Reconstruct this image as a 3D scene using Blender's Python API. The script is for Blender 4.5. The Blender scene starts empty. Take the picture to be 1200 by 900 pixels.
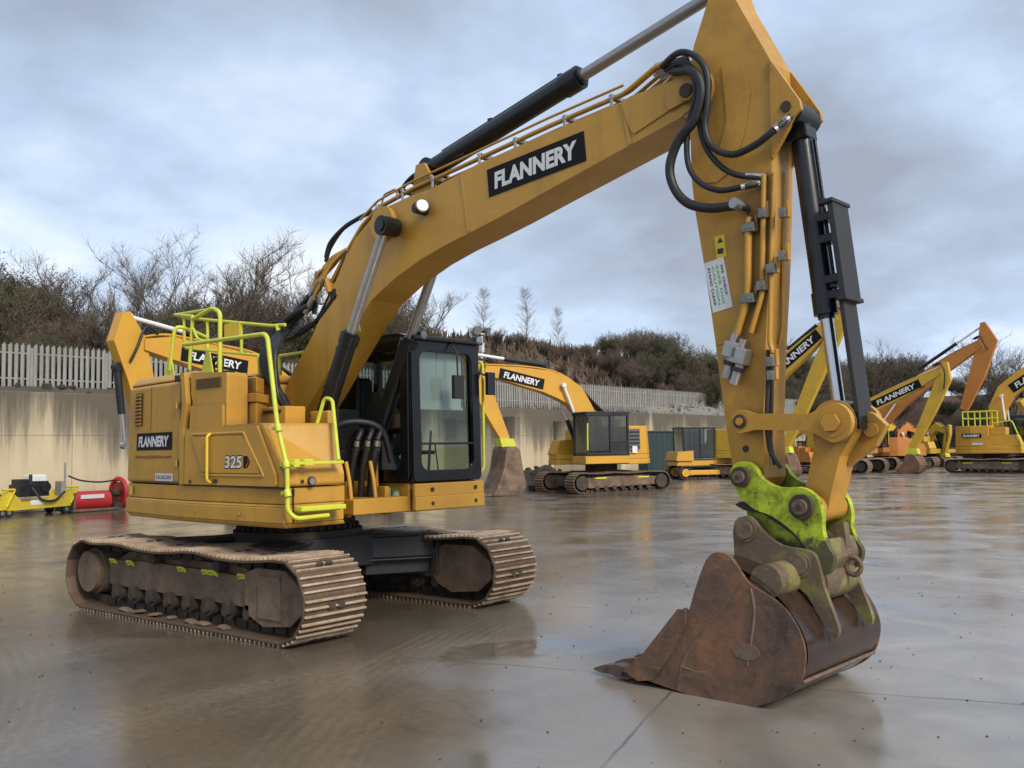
import bpy, math, random
from mathutils import Vector, Matrix, noise
PI = math.pi
R = math.radians
random.seed(7)
C = bpy.context.scene.collection
sc = bpy.context.scene

# ------------------------------------------------------------------ camera model (metres, photo pixels 1200x900)
FL, CAM = 1123.28, Vector((8.8649, -6.9725, 1.7409))
YAW, PITCH, ROLL = 2.2554, 0.0663, -0.0158
PHI = -0.0551                                   # swing of the upper structure over the tracks
fw = Vector((math.cos(PITCH)*math.cos(YAW), math.cos(PITCH)*math.sin(YAW), math.sin(PITCH)))
r0 = Vector((math.sin(YAW), -math.cos(YAW), 0)); u0 = r0.cross(fw)
rt = r0*math.cos(ROLL) + u0*math.sin(ROLL); up = rt.cross(fw)
def ray(px, py): return fw + rt*((px-600)/FL) - up*((py-450)/FL)
def plane_pt(px, py, P0, yaw, off):
    """survey: where a sight line meets the vertical plane through P0 heading yaw, shifted left by off -> (along, height)"""
    d = ray(px, py); n = Vector((-math.sin(yaw), math.cos(yaw), 0))
    t = (off - (CAM-P0).dot(n))/d.dot(n); P = CAM + d*t - P0
    return (P.x*math.cos(yaw)+P.y*math.sin(yaw), P.z)
O = Vector((0, 0, 0))
def S(px, py, off): return plane_pt(px, py, O, PHI, off)
def S3(px, py, off):
    x, z = S(px, py, off); return (x, off, z)
def G(px, d):
    h = ray(px, 520); h = Vector((h.x, h.y)).normalized(); return Vector((CAM.x+h.x*d, CAM.y+h.y*d, 0))
def Zat(px, py, d):
    h = ray(px, py); return CAM.z + h.z/math.hypot(h.x, h.y)*d

# ------------------------------------------------------------------ materials
MATS = {}
def newmat(name):
    m = bpy.data.materials.new(name); m.use_nodes = True
    nt = m.node_tree; b = nt.nodes['Principled BSDF']; return m, nt, b
def N(nt, t, **kw):
    n = nt.nodes.new(t)
    for k, v in kw.items(): setattr(n, k, v)
    return n
def ramp(nt, fac, stops):
    r = N(nt, 'ShaderNodeValToRGB'); e = r.color_ramp.elements
    while len(e) > 1: e.remove(e[-1])
    e[0].position, e[0].color = stops[0][0], (*stops[0][1], 1)
    for p, c in stops[1:]:
        x = e.new(p); x.color = (*c, 1)
    nt.links.new(fac, r.inputs[0]); return r.outputs[0]
def tex(nt, scale, detail=6, rough=.6, coord='Object', stretch=None, dist=0):
    tc = N(nt, 'ShaderNodeTexCoord'); src = tc.outputs[coord]
    if stretch:
        mp = N(nt, 'ShaderNodeMapping'); mp.inputs['Scale'].default_value = stretch
        nt.links.new(src, mp.inputs[0]); src = mp.outputs[0]
    n = N(nt, 'ShaderNodeTexNoise'); n.inputs['Scale'].default_value = scale
    n.inputs['Detail'].default_value = detail; n.inputs['Roughness'].default_value = rough
    n.inputs['Distortion'].default_value = dist
    nt.links.new(src, n.inputs['Vector']); return n.outputs['Fac']
def mixc(nt, fac, a, b):
    m = N(nt, 'ShaderNodeMix', data_type='RGBA')
    for s, v in ((m.inputs[6], a), (m.inputs[7], b)):
        if isinstance(v, tuple): s.default_value = (*v, 1)
        else: nt.links.new(v, s)
    if isinstance(fac, (int, float)): m.inputs[0].default_value = fac
    else: nt.links.new(fac, m.inputs[0])
    return m.outputs[2]
def mathn(nt, op, a, b=None, clamp=False):
    m = N(nt, 'ShaderNodeMath', operation=op, use_clamp=clamp)
    for i, v in enumerate((a, b)):
        if v is None: continue
        if isinstance(v, (int, float)): m.inputs[i].default_value = v
        else: nt.links.new(v, m.inputs[i])
    return m.outputs[0]
def bump(nt, b, h, s, d=.01):
    n = N(nt, 'ShaderNodeBump'); n.inputs['Strength'].default_value = s; n.inputs['Distance'].default_value = d
    nt.links.new(h, n.inputs['Height']); nt.links.new(n.outputs[0], b.inputs['Normal'])
def paint(name, col, rough=.42, dirt=.25, dcol=(.10, .075, .05), scale=2.2, metal=0, thr=.56, bmp=0.0, streak=None, ao=0, runs=0):
    m, nt, b = newmat(name)
    f = tex(nt, scale, 9, .68, stretch=streak)
    f2 = tex(nt, scale*9, 5, .6)
    mask = ramp(nt, f, [(thr-.12, (0, 0, 0)), (thr+.22, (1, 1, 1))])
    mask2 = ramp(nt, f2, [(.55, (0, 0, 0)), (.8, (1, 1, 1))])
    mm = mathn(nt, 'MULTIPLY', mathn(nt, 'ADD', mask, mathn(nt, 'MULTIPLY', mask2, .5)), dirt, True)
    var = mixc(nt, tex(nt, .7, 3, .5), tuple(c*.88 for c in col), tuple(min(1, c*1.1) for c in col))
    cc = mixc(nt, mm, var, dcol)
    if runs:
        rn = ramp(nt, tex(nt, 5.5, 6, .65, stretch=(1, 1, .07)), [(.50, (0, 0, 0)), (.72, (1, 1, 1))])
        big = ramp(nt, tex(nt, .9, 4, .6), [(.42, (0, 0, 0)), (.62, (1, 1, 1))])
        cc = mixc(nt, mathn(nt, 'MULTIPLY', mathn(nt, 'MULTIPLY', rn, big), runs), cc, tuple(c*.35+.02 for c in col))
        chip = ramp(nt, tex(nt, 38, 3, .75), [(.675, (0, 0, 0)), (.70, (1, 1, 1))])
        cc = mixc(nt, mathn(nt, 'MULTIPLY', mathn(nt, 'MULTIPLY', chip, ramp(nt, tex(nt, 1.6, 4, .6), [(.5, (0, 0, 0)), (.65, (1, 1, 1))])), .7), cc, (.05, .032, .022))
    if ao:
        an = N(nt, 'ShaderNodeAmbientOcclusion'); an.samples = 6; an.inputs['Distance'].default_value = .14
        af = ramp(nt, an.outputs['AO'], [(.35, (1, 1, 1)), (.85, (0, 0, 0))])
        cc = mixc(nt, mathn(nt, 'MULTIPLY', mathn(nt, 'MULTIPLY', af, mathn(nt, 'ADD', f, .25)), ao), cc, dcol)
    nt.links.new(cc, b.inputs['Base Color'])
    b.inputs['Metallic'].default_value = metal
    nt.links.new(mathn(nt, 'ADD', mathn(nt, 'MULTIPLY', f, .22), mathn(nt, 'ADD', mathn(nt, 'MULTIPLY', mm, .4), rough-.11), True), b.inputs['Roughness'])
    if bmp: bump(nt, b, f2, bmp, .004)
    MATS[name] = m; return m
def dirt_below(name, z0, z1, col):
    m = MATS[name]; nt = m.node_tree; b = nt.nodes['Principled BSDF']; src = b.inputs['Base Color'].links[0].from_socket
    tc = N(nt, 'ShaderNodeTexCoord'); sx = N(nt, 'ShaderNodeSeparateXYZ'); nt.links.new(tc.outputs['Object'], sx.inputs[0])
    mr = N(nt, 'ShaderNodeMapRange'); nt.links.new(sx.outputs[2], mr.inputs[0]); mr.inputs[1].default_value = z0; mr.inputs[2].default_value = z1; mr.inputs[3].default_value = .42; mr.inputs[4].default_value = -.30
    k = ramp(nt, mathn(nt, 'ADD', tex(nt, 8, 8, .7), mr.outputs[0]), [(.56, (0, 0, 0)), (.66, (1, 1, 1))])
    nt.links.new(mixc(nt, mathn(nt, 'MULTIPLY', k, .92), src, col), b.inputs['Base Color'])
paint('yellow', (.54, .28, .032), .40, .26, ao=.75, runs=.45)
paint('yellow_b', (.62, .32, .03), .45, .2)
paint('yellow_c', (.60, .36, .03), .45, .3)
paint('orange', (.52, .19, .03), .5, .3)
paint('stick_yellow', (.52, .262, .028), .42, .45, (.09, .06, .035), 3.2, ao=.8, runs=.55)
paint('black', (.010, .011, .013), .38, .3, (.05, .045, .04), 3)
paint('black_gloss', (.005, .0055, .006), .24, .1, (.05, .045, .04), 3)
paint('cyl_black', (.007, .0075, .009), .3, .22, (.04, .035, .03), 3)
paint('guard_grey', (.022, .021, .021), .55, .4, (.05, .045, .04), 4)
paint('rubber', (.012, .012, .013), .5, .25, (.06, .05, .04), 6)
paint('chrome', (.55, .55, .56), .16, .12, (.2, .18, .15), 5, 1)
paint('steel', (.42, .40, .37), .34, .3, (.12, .10, .08), 7, .8)
paint('clamp', (.26, .24, .21), .38, .5, (.08, .06, .04), 7, .7)
paint('grille_brown', (.17, .095, .018), .6, .4)
paint('lime', (.60, .63, .05), .45, .3, (.2, .17, .06), 6)
paint('lime_worn', (.47, .56, .02), .5, 1.25, (.016, .014, .010), 7, 0, .56, .3, ao=.9)
dirt_below('lime_worn', .86, 1.36, (.055, .043, .030))
paint('mud_lime', (.135, .090, .058), .6, 1.0, (.33, .34, .07), 3.0, 0, .62, .5)
def rustmat():
    m, nt, b = newmat('rust')
    f = tex(nt, 2.3, 12, .68, dist=.5); f2 = tex(nt, 18, 8, .7); sc_ = tex(nt, 6, 5, .7, stretch=(.6, 6, 6), dist=.2); sp = tex(nt, 60, 3, .7)
    c = ramp(nt, mathn(nt, 'ADD', mathn(nt, 'MULTIPLY', f, .75), mathn(nt, 'MULTIPLY', f2, .25)), [(.36, (.048, .033, .025)), (.46, (.11, .066, .044)), (.54, (.17, .085, .046)), (.62, (.25, .115, .052)), (.72, (.29, .19, .13))])
    c = mixc(nt, mathn(nt, 'MULTIPLY', ramp(nt, sc_, [(.60, (0, 0, 0)), (.72, (1, 1, 1))]), .35), c, (.30, .24, .19))
    c = mixc(nt, mathn(nt, 'MULTIPLY', ramp(nt, sp, [(.66, (0, 0, 0)), (.72, (1, 1, 1))]), .75), c, (.03, .022, .017))
    nt.links.new(c, b.inputs['Base Color'])
    nt.links.new(mathn(nt, 'ADD', mathn(nt, 'MULTIPLY', f2, .4), .33), b.inputs['Roughness'])
    bump(nt, b, mathn(nt, 'ADD', mathn(nt, 'ADD', f2, mathn(nt, 'MULTIPLY', sp, .5)), mathn(nt, 'MULTIPLY', f, 2)), .6, .008); MATS['rust'] = m
rustmat()
paint('rust_worn', (.20, .145, .105), .6, .8, (.10, .05, .03), 14, .2, .5, .4)
paint('bucket_shell', (.042, .021, .014), .20, .55, (.10, .06, .04), 3.2, .25, .55, .12)
paint('dark_steel', (.022, .027, .034), .55, .7, (.06, .048, .036), 3, 0, .5, .2)
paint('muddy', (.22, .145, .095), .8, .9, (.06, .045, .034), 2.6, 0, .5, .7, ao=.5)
paint('muddy_dark', (.042, .033, .025), .85, .9, (.12, .088, .06), 5, 0, .55, .7)
paint('shoe', (.135, .085, .054), .55, .9, (.055, .034, .023), 2.6, .1, .5, .5)
paint('shoe_worn', (.52, .41, .29), .45, .95, (.20, .105, .06), 4.5, .2, .5, .35)
paint('white', (.72, .72, .70), .5, .15)
paint('offwhite', (.55, .56, .54), .6, .2)
paint('red', (.50, .02, .025), .45, .3)
paint('red_dark', (.22, .012, .012), .4, .1)
paint('green_mark', (.16, .40, .10), .5, .1)
paint('decal_black', (.006, .006, .007), .62, .06)
MATS['decal_black'].node_tree.nodes['Principled BSDF'].inputs['Specular IOR Level'].default_value = .2
paint('yellow_bright', (.75, .52, .02), .45, .15)
paint('attach_yellow', (.62, .47, .02), .5, .4)
paint('container_green', (.018, .045, .045), .6, .5, (.06, .05, .04), 2)
paint('grey_plastic', (.10, .10, .105), .55, .2)
paint('seat_fabric', (.03, .032, .035), .8, .2)
paint('interior', (.16, .165, .16), .7, .2)
paint('galv', (.31, .31, .29), .6, .6, (.16, .145, .115), 1.1, .15, .5)
paint('bark', (.095, .08, .06), .9, .7, (.03, .025, .018), 3)
paint('bark_birch', (.30, .26, .24), .9, .6, (.08, .06, .05), 3)
paint('twig_olive', (.115, .103, .058), .9, .9, (.15, .12, .08), .8)
paint('twig_brown', (.15, .108, .078), .9, .9, (.09, .07, .05), .8)
paint('twig_pale', (.30, .25, .23), .9, .6, (.09, .07, .06), .8)
paint('leaf_dark', (.062, .064, .028), .7, .9, (.05, .045, .018), .5)
paint('bracken', (.105, .064, .043), .95, .9, (.06, .045, .03), .35)
paint('bare_earth', (.10, .075, .055), .95, .9, (.045, .04, .03), .6, 0, .5, .6)
paint('rubble_grey', (.22, .20, .17), .9, .6, (.10, .08, .06), 2, 0, .5, .6)
# concrete wall with damp streaks running down
m, nt, b = newmat('wall_concrete')
f = tex(nt, 1.0, 8, .7, stretch=(1, .75, .05)); f2 = tex(nt, .5, 6, .6); f3 = tex(nt, 9, 6, .7)
tc = N(nt, 'ShaderNodeTexCoord'); sx = N(nt, 'ShaderNodeSeparateXYZ'); nt.links.new(tc.outputs['Object'], sx.inputs[0])
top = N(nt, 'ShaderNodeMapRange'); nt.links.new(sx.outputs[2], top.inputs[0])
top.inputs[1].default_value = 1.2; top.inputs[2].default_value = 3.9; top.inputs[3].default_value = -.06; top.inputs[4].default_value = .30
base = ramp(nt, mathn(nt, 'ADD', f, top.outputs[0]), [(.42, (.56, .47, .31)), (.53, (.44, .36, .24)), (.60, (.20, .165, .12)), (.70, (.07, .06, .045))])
nt.links.new(mixc(nt, mathn(nt, 'MULTIPLY', f2, .25), base, (.42, .36, .25)), b.inputs['Base Color'])
src = b.inputs['Base Color'].links[0].from_socket
jn = mathn(nt, 'LESS_THAN', mathn(nt, 'FRACT', mathn(nt, 'DIVIDE', mathn(nt, 'ADD', sx.outputs[1], 100), 2.45)), .012)
jh = mathn(nt, 'LESS_THAN', mathn(nt, 'ABSOLUTE', mathn(nt, 'SUBTRACT', sx.outputs[2], 2.35)), .012)
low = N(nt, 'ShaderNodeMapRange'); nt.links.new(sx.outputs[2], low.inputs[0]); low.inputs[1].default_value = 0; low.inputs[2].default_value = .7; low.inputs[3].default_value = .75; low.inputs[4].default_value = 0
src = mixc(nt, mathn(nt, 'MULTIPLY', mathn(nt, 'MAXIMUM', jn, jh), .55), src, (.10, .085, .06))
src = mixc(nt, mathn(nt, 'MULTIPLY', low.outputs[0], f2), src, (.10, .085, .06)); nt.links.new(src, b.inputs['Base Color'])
b.inputs['Roughness'].default_value = .85; bump(nt, b, f3, .3, .02); MATS['wall_concrete'] = m
# glass
def glassmat(name, tint, refl, ):
    m = bpy.data.materials.new(name); m.use_nodes = True; nt = m.node_tree; nt.nodes.clear()
    o = N(nt, 'ShaderNodeOutputMaterial'); t = N(nt, 'ShaderNodeBsdfTransparent'); g = N(nt, 'ShaderNodeBsdfGlossy')
    t.inputs[0].default_value = (*tint, 1); g.inputs['Roughness'].default_value = .03
    fr = N(nt, 'ShaderNodeLayerWeight'); fr.inputs[0].default_value = .5
    mx = N(nt, 'ShaderNodeMixShader'); nt.links.new(mathn(nt, 'ADD', mathn(nt, 'MULTIPLY', mathn(nt, 'POWER', fr.outputs[1], 4), .85), refl, True), mx.inputs[0])
    nt.links.new(t.outputs[0], mx.inputs[1]); nt.links.new(g.outputs[0], mx.inputs[2]); nt.links.new(mx.outputs[0], o.inputs[0])
    MATS[name] = m
glassmat('glass', (.60, .69, .665), .08)
glassmat('glass_dark', (.36, .46, .46), .10)
m, nt, b = newmat('lamp_lens'); b.inputs['Base Color'].default_value = (.20, .205, .21, 1); b.inputs['Roughness'].default_value = .10; MATS['lamp_lens'] = m
# wet concrete yard
m, nt, b = newmat('wet_concrete')
a1 = tex(nt, .16, 6, .6, dist=.4); a2 = tex(nt, .9, 8, .62, dist=.6); a3 = tex(nt, 14, 6, .7); a4 = tex(nt, 120, 3, .6)
a5 = tex(nt, .5, 7, .6, stretch=(1, .18, 1), dist=.3)
tc = N(nt, 'ShaderNodeTexCoord'); sx = N(nt, 'ShaderNodeSeparateXYZ'); nt.links.new(tc.outputs['Object'], sx.inputs[0])
mudx = N(nt, 'ShaderNodeMapRange')           # mud is thicker round the machine than out in the yard
nt.links.new(mathn(nt, 'ADD', sx.outputs[0], mathn(nt, 'MULTIPLY', sx.outputs[1], .55)), mudx.inputs[0])
mudx.inputs[1].default_value = -1.0; mudx.inputs[2].default_value = 6.5; mudx.inputs[3].default_value = .36; mudx.inputs[4].default_value = -.13
mud = ramp(nt, mathn(nt, 'ADD', mathn(nt, 'ADD', mathn(nt, 'MULTIPLY', a1, .6), mathn(nt, 'MULTIPLY', a2, .4)), mudx.outputs[0]), [(.40, (0, 0, 0)), (.66, (1, 1, 1))])
grey = ramp(nt, a2, [(.3, (.17, .148, .122)), (.5, (.27, .24, .20)), (.72, (.39, .35, .30))])
brown = ramp(nt, mathn(nt, 'ADD', mathn(nt, 'MULTIPLY', a5, .6), mathn(nt, 'MULTIPLY', a3, .4)), [(.35, (.08, .061, .042)), (.55, (.132, .103, .072)), (.7, (.21, .17, .122))])
col = mixc(nt, mud, grey, brown)
# joints between the slabs
def joints(nt):
    tcj = N(nt, 'ShaderNodeTexCoord'); mp = N(nt, 'ShaderNodeMapping'); mp.inputs['Rotation'].default_value = (0, 0, R(-17)); mp.inputs['Location'].default_value = (1.2, 2.02, 0)
    nz = N(nt, 'ShaderNodeTexNoise'); nz.inputs['Scale'].default_value = 1.2; nz.inputs['Detail'].default_value = 5
    nt.links.new(tcj.outputs['Object'], nz.inputs['Vector'])
    sc_ = N(nt, 'ShaderNodeVectorMath', operation='SCALE'); sc_.inputs['Scale'].default_value = .10; nt.links.new(nz.outputs['Color'], sc_.inputs[0])
    ad = N(nt, 'ShaderNodeVectorMath', operation='ADD'); nt.links.new(tcj.outputs['Object'], ad.inputs[0]); nt.links.new(sc_.outputs[0], ad.inputs[1])
    nt.links.new(ad.outputs[0], mp.inputs[0])
    s = N(nt, 'ShaderNodeSeparateXYZ'); nt.links.new(mp.outputs[0], s.inputs[0])
    outs = []
    for i, per in ((0, 6.1), (1, 4.6)):
        f = mathn(nt, 'ABSOLUTE', mathn(nt, 'SUBTRACT', mathn(nt, 'FRACT', mathn(nt, 'DIVIDE', s.outputs[i], per)), .5))
        outs.append(mathn(nt, 'GREATER_THAN', mathn(nt, 'MULTIPLY', mathn(nt, 'SUBTRACT', f, .5), -per), .011))
    return mathn(nt, 'MINIMUM', outs[0], outs[1])
j = joints(nt)                                 # 0 in a joint, 1 elsewhere
ja = tex(nt, .8, 4, .6)
jm = mathn(nt, 'MULTIPLY', mathn(nt, 'SUBTRACT', 1, j), ramp(nt, ja, [(.38, (.25,)*3), (.6, (1,)*3)]))
col = mixc(nt, mathn(nt, 'MULTIPLY', jm, .7), col, (.028, .024, .018))
spk = ramp(nt, tex(nt, 26, 3, .7), [(.70, (0, 0, 0)), (.78, (1, 1, 1))])
col = mixc(nt, mathn(nt, 'MULTIPLY', spk, .35), col, (.05, .04, .03))
# curved crawler marks dragged through the mud
mrk = []
for (mx_, my_, r0_, wd_) in ((13.5, 3.4, 11.4, .75), (-3.0, -13.0, 10.3, .6), (14.0, -16.0, 12.4, .55)):
    dv_ = N(nt, 'ShaderNodeVectorMath', operation='DISTANCE'); nt.links.new(tc.outputs['Object'], dv_.inputs[0]); dv_.inputs[1].default_value = (mx_, my_, 0)
    dd_ = mathn(nt, 'ADD', mathn(nt, 'SUBTRACT', dv_.outputs['Value'], r0_), mathn(nt, 'MULTIPLY', mathn(nt, 'SUBTRACT', a2, .5), .14))
    bnd = mathn(nt, 'LESS_THAN', mathn(nt, 'ABSOLUTE', dd_), wd_/2)
    st = mathn(nt, 'ADD', mathn(nt, 'MULTIPLY', mathn(nt, 'SINE', mathn(nt, 'MULTIPLY', dd_, 62)), .5), .5)
    mrk.append(mathn(nt, 'MULTIPLY', bnd, st))
mk = mathn(nt, 'MULTIPLY', mathn(nt, 'MAXIMUM', mathn(nt, 'MAXIMUM', mrk[0], mrk[1]), mrk[2]), ramp(nt, tex(nt, .55, 5, .6), [(.40, (0,)*3), (.6, (1,)*3)]))
col = mixc(nt, mathn(nt, 'MULTIPLY', mk, .17), col, (.26, .21, .15))
pud = ramp(nt, tex(nt, .42, 4, .5, dist=.5), [(.60, (0,)*3), (.68, (1,)*3)])
col = mixc(nt, mathn(nt, 'MULTIPLY', pud, .3), col, (.035, .028, .02))
nt.links.new(col, b.inputs['Base Color'])
wet = ramp(nt, mathn(nt, 'ADD', mathn(nt, 'MULTIPLY', a2, .55), mathn(nt, 'MULTIPLY', tex(nt, .33, 5, .6, dist=.8), .45)), [(.36, (.07,)*3), (.47, (.13,)*3), (.56, (.24,)*3), (.68, (.38,)*3)])
rgh = mathn(nt, 'ADD', mathn(nt, 'ADD', wet, mathn(nt, 'MULTIPLY', mk, .12)), mathn(nt, 'MULTIPLY', jm, .3), True)
nt.links.new(mathn(nt, 'ADD', mathn(nt, 'MULTIPLY', rgh, mathn(nt, 'SUBTRACT', 1, mathn(nt, 'MULTIPLY', pud, .8))), .015), b.inputs['Roughness'])
b.inputs['Specular IOR Level'].default_value = .6
hh = mathn(nt, 'ADD', mathn(nt, 'ADD', mathn(nt, 'MULTIPLY', a4, .25), mathn(nt, 'MULTIPLY', a3, .6)), mathn(nt, 'ADD', mathn(nt, 'MULTIPLY', mathn(nt, 'ADD', a5, j), .8), mathn(nt, 'MULTIPLY', mk, .35)))
hh = mathn(nt, 'MULTIPLY', hh, mathn(nt, 'SUBTRACT', 1, pud))
bump(nt, b, hh, .16, .010); MATS['wet_concrete'] = m
def M(*names): return [MATS[n] for n in names]

# ------------------------------------------------------------------ mesh builder
class MB:
    def __init__(s): s.v, s.f, s.m, s.s = [], [], [], []
    def add(s, vs, fs, mat=0, smooth=False):
        o = len(s.v); s.v += [tuple(v) for v in vs]
        for f in fs: s.f.append([i+o for i in f]); s.m.append(mat); s.s.append(smooth)
    def box(s, c, d, mat=0, rot=None, taper=1):
        vs = []
        for z in (-.5, .5):
            k = taper if z > 0 else 1
            for y in (-.5, .5):
                for x in (-.5, .5): vs.append(Vector((x*d[0]*k, y*d[1]*k, z*d[2])))
        if rot is not None: vs = [rot @ v for v in vs]
        c = Vector(c)
        s.add([v+c for v in vs], [(0, 2, 3, 1), (4, 5, 7, 6), (0, 1, 5, 4), (2, 6, 7, 3), (0, 4, 6, 2), (1, 3, 7, 5)], mat); return s
    def prism(s, poly, y0, y1, mat=0, side=None, poly2=None):
        n = len(poly); poly2 = poly2 or poly
        vs = [(x, y0, z) for x, z in poly] + [(x, y1, z) for x, z in poly2]
        s.add(vs, [list(range(n)), list(range(2*n-1, n-1, -1))], mat)
        s.add(vs, [(i, i+n, (i+1) % n+n, (i+1) % n) for i in range(n)], mat if side is None else side); return s
    def zprism(s, poly, z0, z1, mat=0, poly2=None):
        n = len(poly); poly2 = poly2 or poly
        s.add([(x, y, z0) for x, y in poly]+[(x, y, z1) for x, y in poly2],
              [list(range(n))[::-1], list(range(n, 2*n))]+[(i, (i+1) % n, (i+1) % n+n, i+n) for i in range(n)], mat); return s
    def tube(s, pts, r, n=8, mat=0, curve=False, r1=None, caps=True):
        P = [Vector(p) for p in pts]
        if curve: P = spline(P)
        k = len(P); T = [(P[min(i+1, k-1)]-P[max(i-1, 0)]).normalized() for i in range(k)]
        a = Vector((0, 0, 1)) if abs(T[0].z) < .9 else Vector((1, 0, 0))
        u = T[0].cross(a).normalized(); vs = []
        for i in range(k):
            u = (u - T[i]*u.dot(T[i])).normalized(); w = T[i].cross(u)
            rr = r if r1 is None else r+(r1-r)*i/(k-1)
            c = 1.0
            if 0 < i < k-1:
                cs = (P[i]-P[i-1]).normalized().dot(T[i]); c = 1/max(cs, .6)
            for j in range(n):
                t = 2*PI*j/n; vs.append(P[i]+(u*math.cos(t)+w*math.sin(t))*rr*c)
        s.add(vs, [(i*n+j, i*n+(j+1) % n, (i+1)*n+(j+1) % n, (i+1)*n+j) for i in range(k-1) for j in range(n)], mat, True)
        if caps: s.add(vs, [list(range(n))[::-1], list(range((k-1)*n, k*n))], mat)
        return s
    def cyl(s, p0, p1, r, n=20, mat=0, r1=None): return s.tube([p0, p1], r, n, mat, r1=r1)
    def ycyl(s, x, z, y0, y1, r, n=24, mat=0): return s.tube([(x, y0, z), (x, y1, z)], r, n, mat)
    def build(s, name, mats, parent=None, bevel=0, rotz=None, loc=None, label=None, seg=2):
        me = bpy.data.meshes.new(name); me.from_pydata(s.v, [], s.f)
        for mm in mats: me.materials.append(mm)
        me.polygons.foreach_set('material_index', s.m); me.polygons.foreach_set('use_smooth', s.s); me.update()
        o = bpy.data.objects.new(name, me); C.objects.link(o); o.parent = parent
        if rotz is not None: o.rotation_euler.z = rotz
        if loc is not None: o.location = loc
        if label: o['label'] = label
        if bevel:
            bm = o.modifiers.new('bevel', 'BEVEL'); bm.width = bevel; bm.segments = seg; bm.limit_method = 'ANGLE'; bm.angle_limit = R(35)
        return o
def spline(P, sub=6):
    out = []
    for i in range(len(P)-1):
        a, b, c, d = P[max(i-1, 0)], P[i], P[i+1], P[min(i+2, len(P)-1)]
        for k in range(sub):
            t = k/sub
            out.append(.5*((2*b)+(c-a)*t+(2*a-5*b+4*c-d)*t*t+(-a+3*b-3*c+d)*t**3))
    return out+[P[-1]]
def fillet(P, r=.08, n=4):
    P = [Vector(p) for p in P]; out = [P[0]]
    for a, b, c in zip(P, P[1:], P[2:]):
        d1, d2 = (a-b), (c-b); k = min(r, d1.length*.45, d2.length*.45)
        p, q = b+d1.normalized()*k, b+d2.normalized()*k
        for i in range(n+1):
            t = i/n; out.append(p*(1-t)**2+b*2*t*(1-t)+q*t*t)
    return out+[P[-1]]
def empty(name, loc, rotz=0):
    o = bpy.data.objects.new(name, None); C.objects.link(o); o.location = loc; o.rotation_euler.z = rotz; o.empty_display_size = .3; return o
def tag(o, label, cat, group=None):
    o['label'] = label; o['category'] = cat
    if group: o['group'] = group
    return o
def struct(o): o['kind'] = 'structure'; return o
_txt = {}
def text_mesh(t, shear=0, off=.02):
    key = (t, shear, off)
    if key not in _txt:
        cu = bpy.data.curves.new('t', 'FONT'); cu.body = t; cu.size = 1; cu.offset = off; cu.shear = shear; cu.resolution_u = 4
        o = bpy.data.objects.new('t', cu); C.objects.link(o); dg = bpy.context.evaluated_depsgraph_get(); dg.update()
        me = bpy.data.meshes.new_from_object(o.evaluated_get(dg))
        V = [v.co.copy() for v in me.vertices]; F = [list(p.vertices) for p in me.polygons]
        bpy.data.objects.remove(o); bpy.data.curves.remove(cu); bpy.data.meshes.remove(me)
        x0, x1 = min(v.x for v in V), max(v.x for v in V); y0, y1 = min(v.y for v in V), max(v.y for v in V)
        _txt[key] = ([((v.x-x0)/(x1-x0)-.5, (v.y-y0)/(y1-y0)-.5) for v in V], F)
    return _txt[key]
def add_text(mb, t, org, X, Y, w, h, mat, shear=0, off=.02):
    V, F = text_mesh(t, shear, off); org, X, Y = Vector(org), Vector(X).normalized(), Vector(Y).normalized()
    mb.add([org+X*(x*w)+Y*(y*h) for x, y in V], F, mat)
def add_panel(mb, org, X, Y, w, h, mat, t=.004):
    org, X, Y = Vector(org), Vector(X).normalized(), Vector(Y).normalized(); Z = X.cross(Y)
    vs = [org+X*(a*w/2)+Y*(b*h/2)+Z*c for c in (-t/2, t/2) for a, b in ((-1, -1), (1, -1), (1, 1), (-1, 1))]
    mb.add(vs, [(3, 2, 1, 0), (4, 5, 6, 7), (0, 1, 5, 4), (1, 2, 6, 5), (2, 3, 7, 6), (3, 0, 4, 7)], mat)
def decal(name, t, org, X, Y, w, h, parent, mats, tw=.86, th=.62, shear=.10, off=.045, rotz=None):
    mb = MB(); add_panel(mb, org, X, Y, w, h, 0); Z = Vector(X).normalized().cross(Vector(Y).normalized())
    add_text(mb, t, Vector(org)+Z*.0035, X, Y, w*tw, h*th, 1, shear, off)
    return mb.build(name, mats, parent, rotz=rotz)

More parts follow.
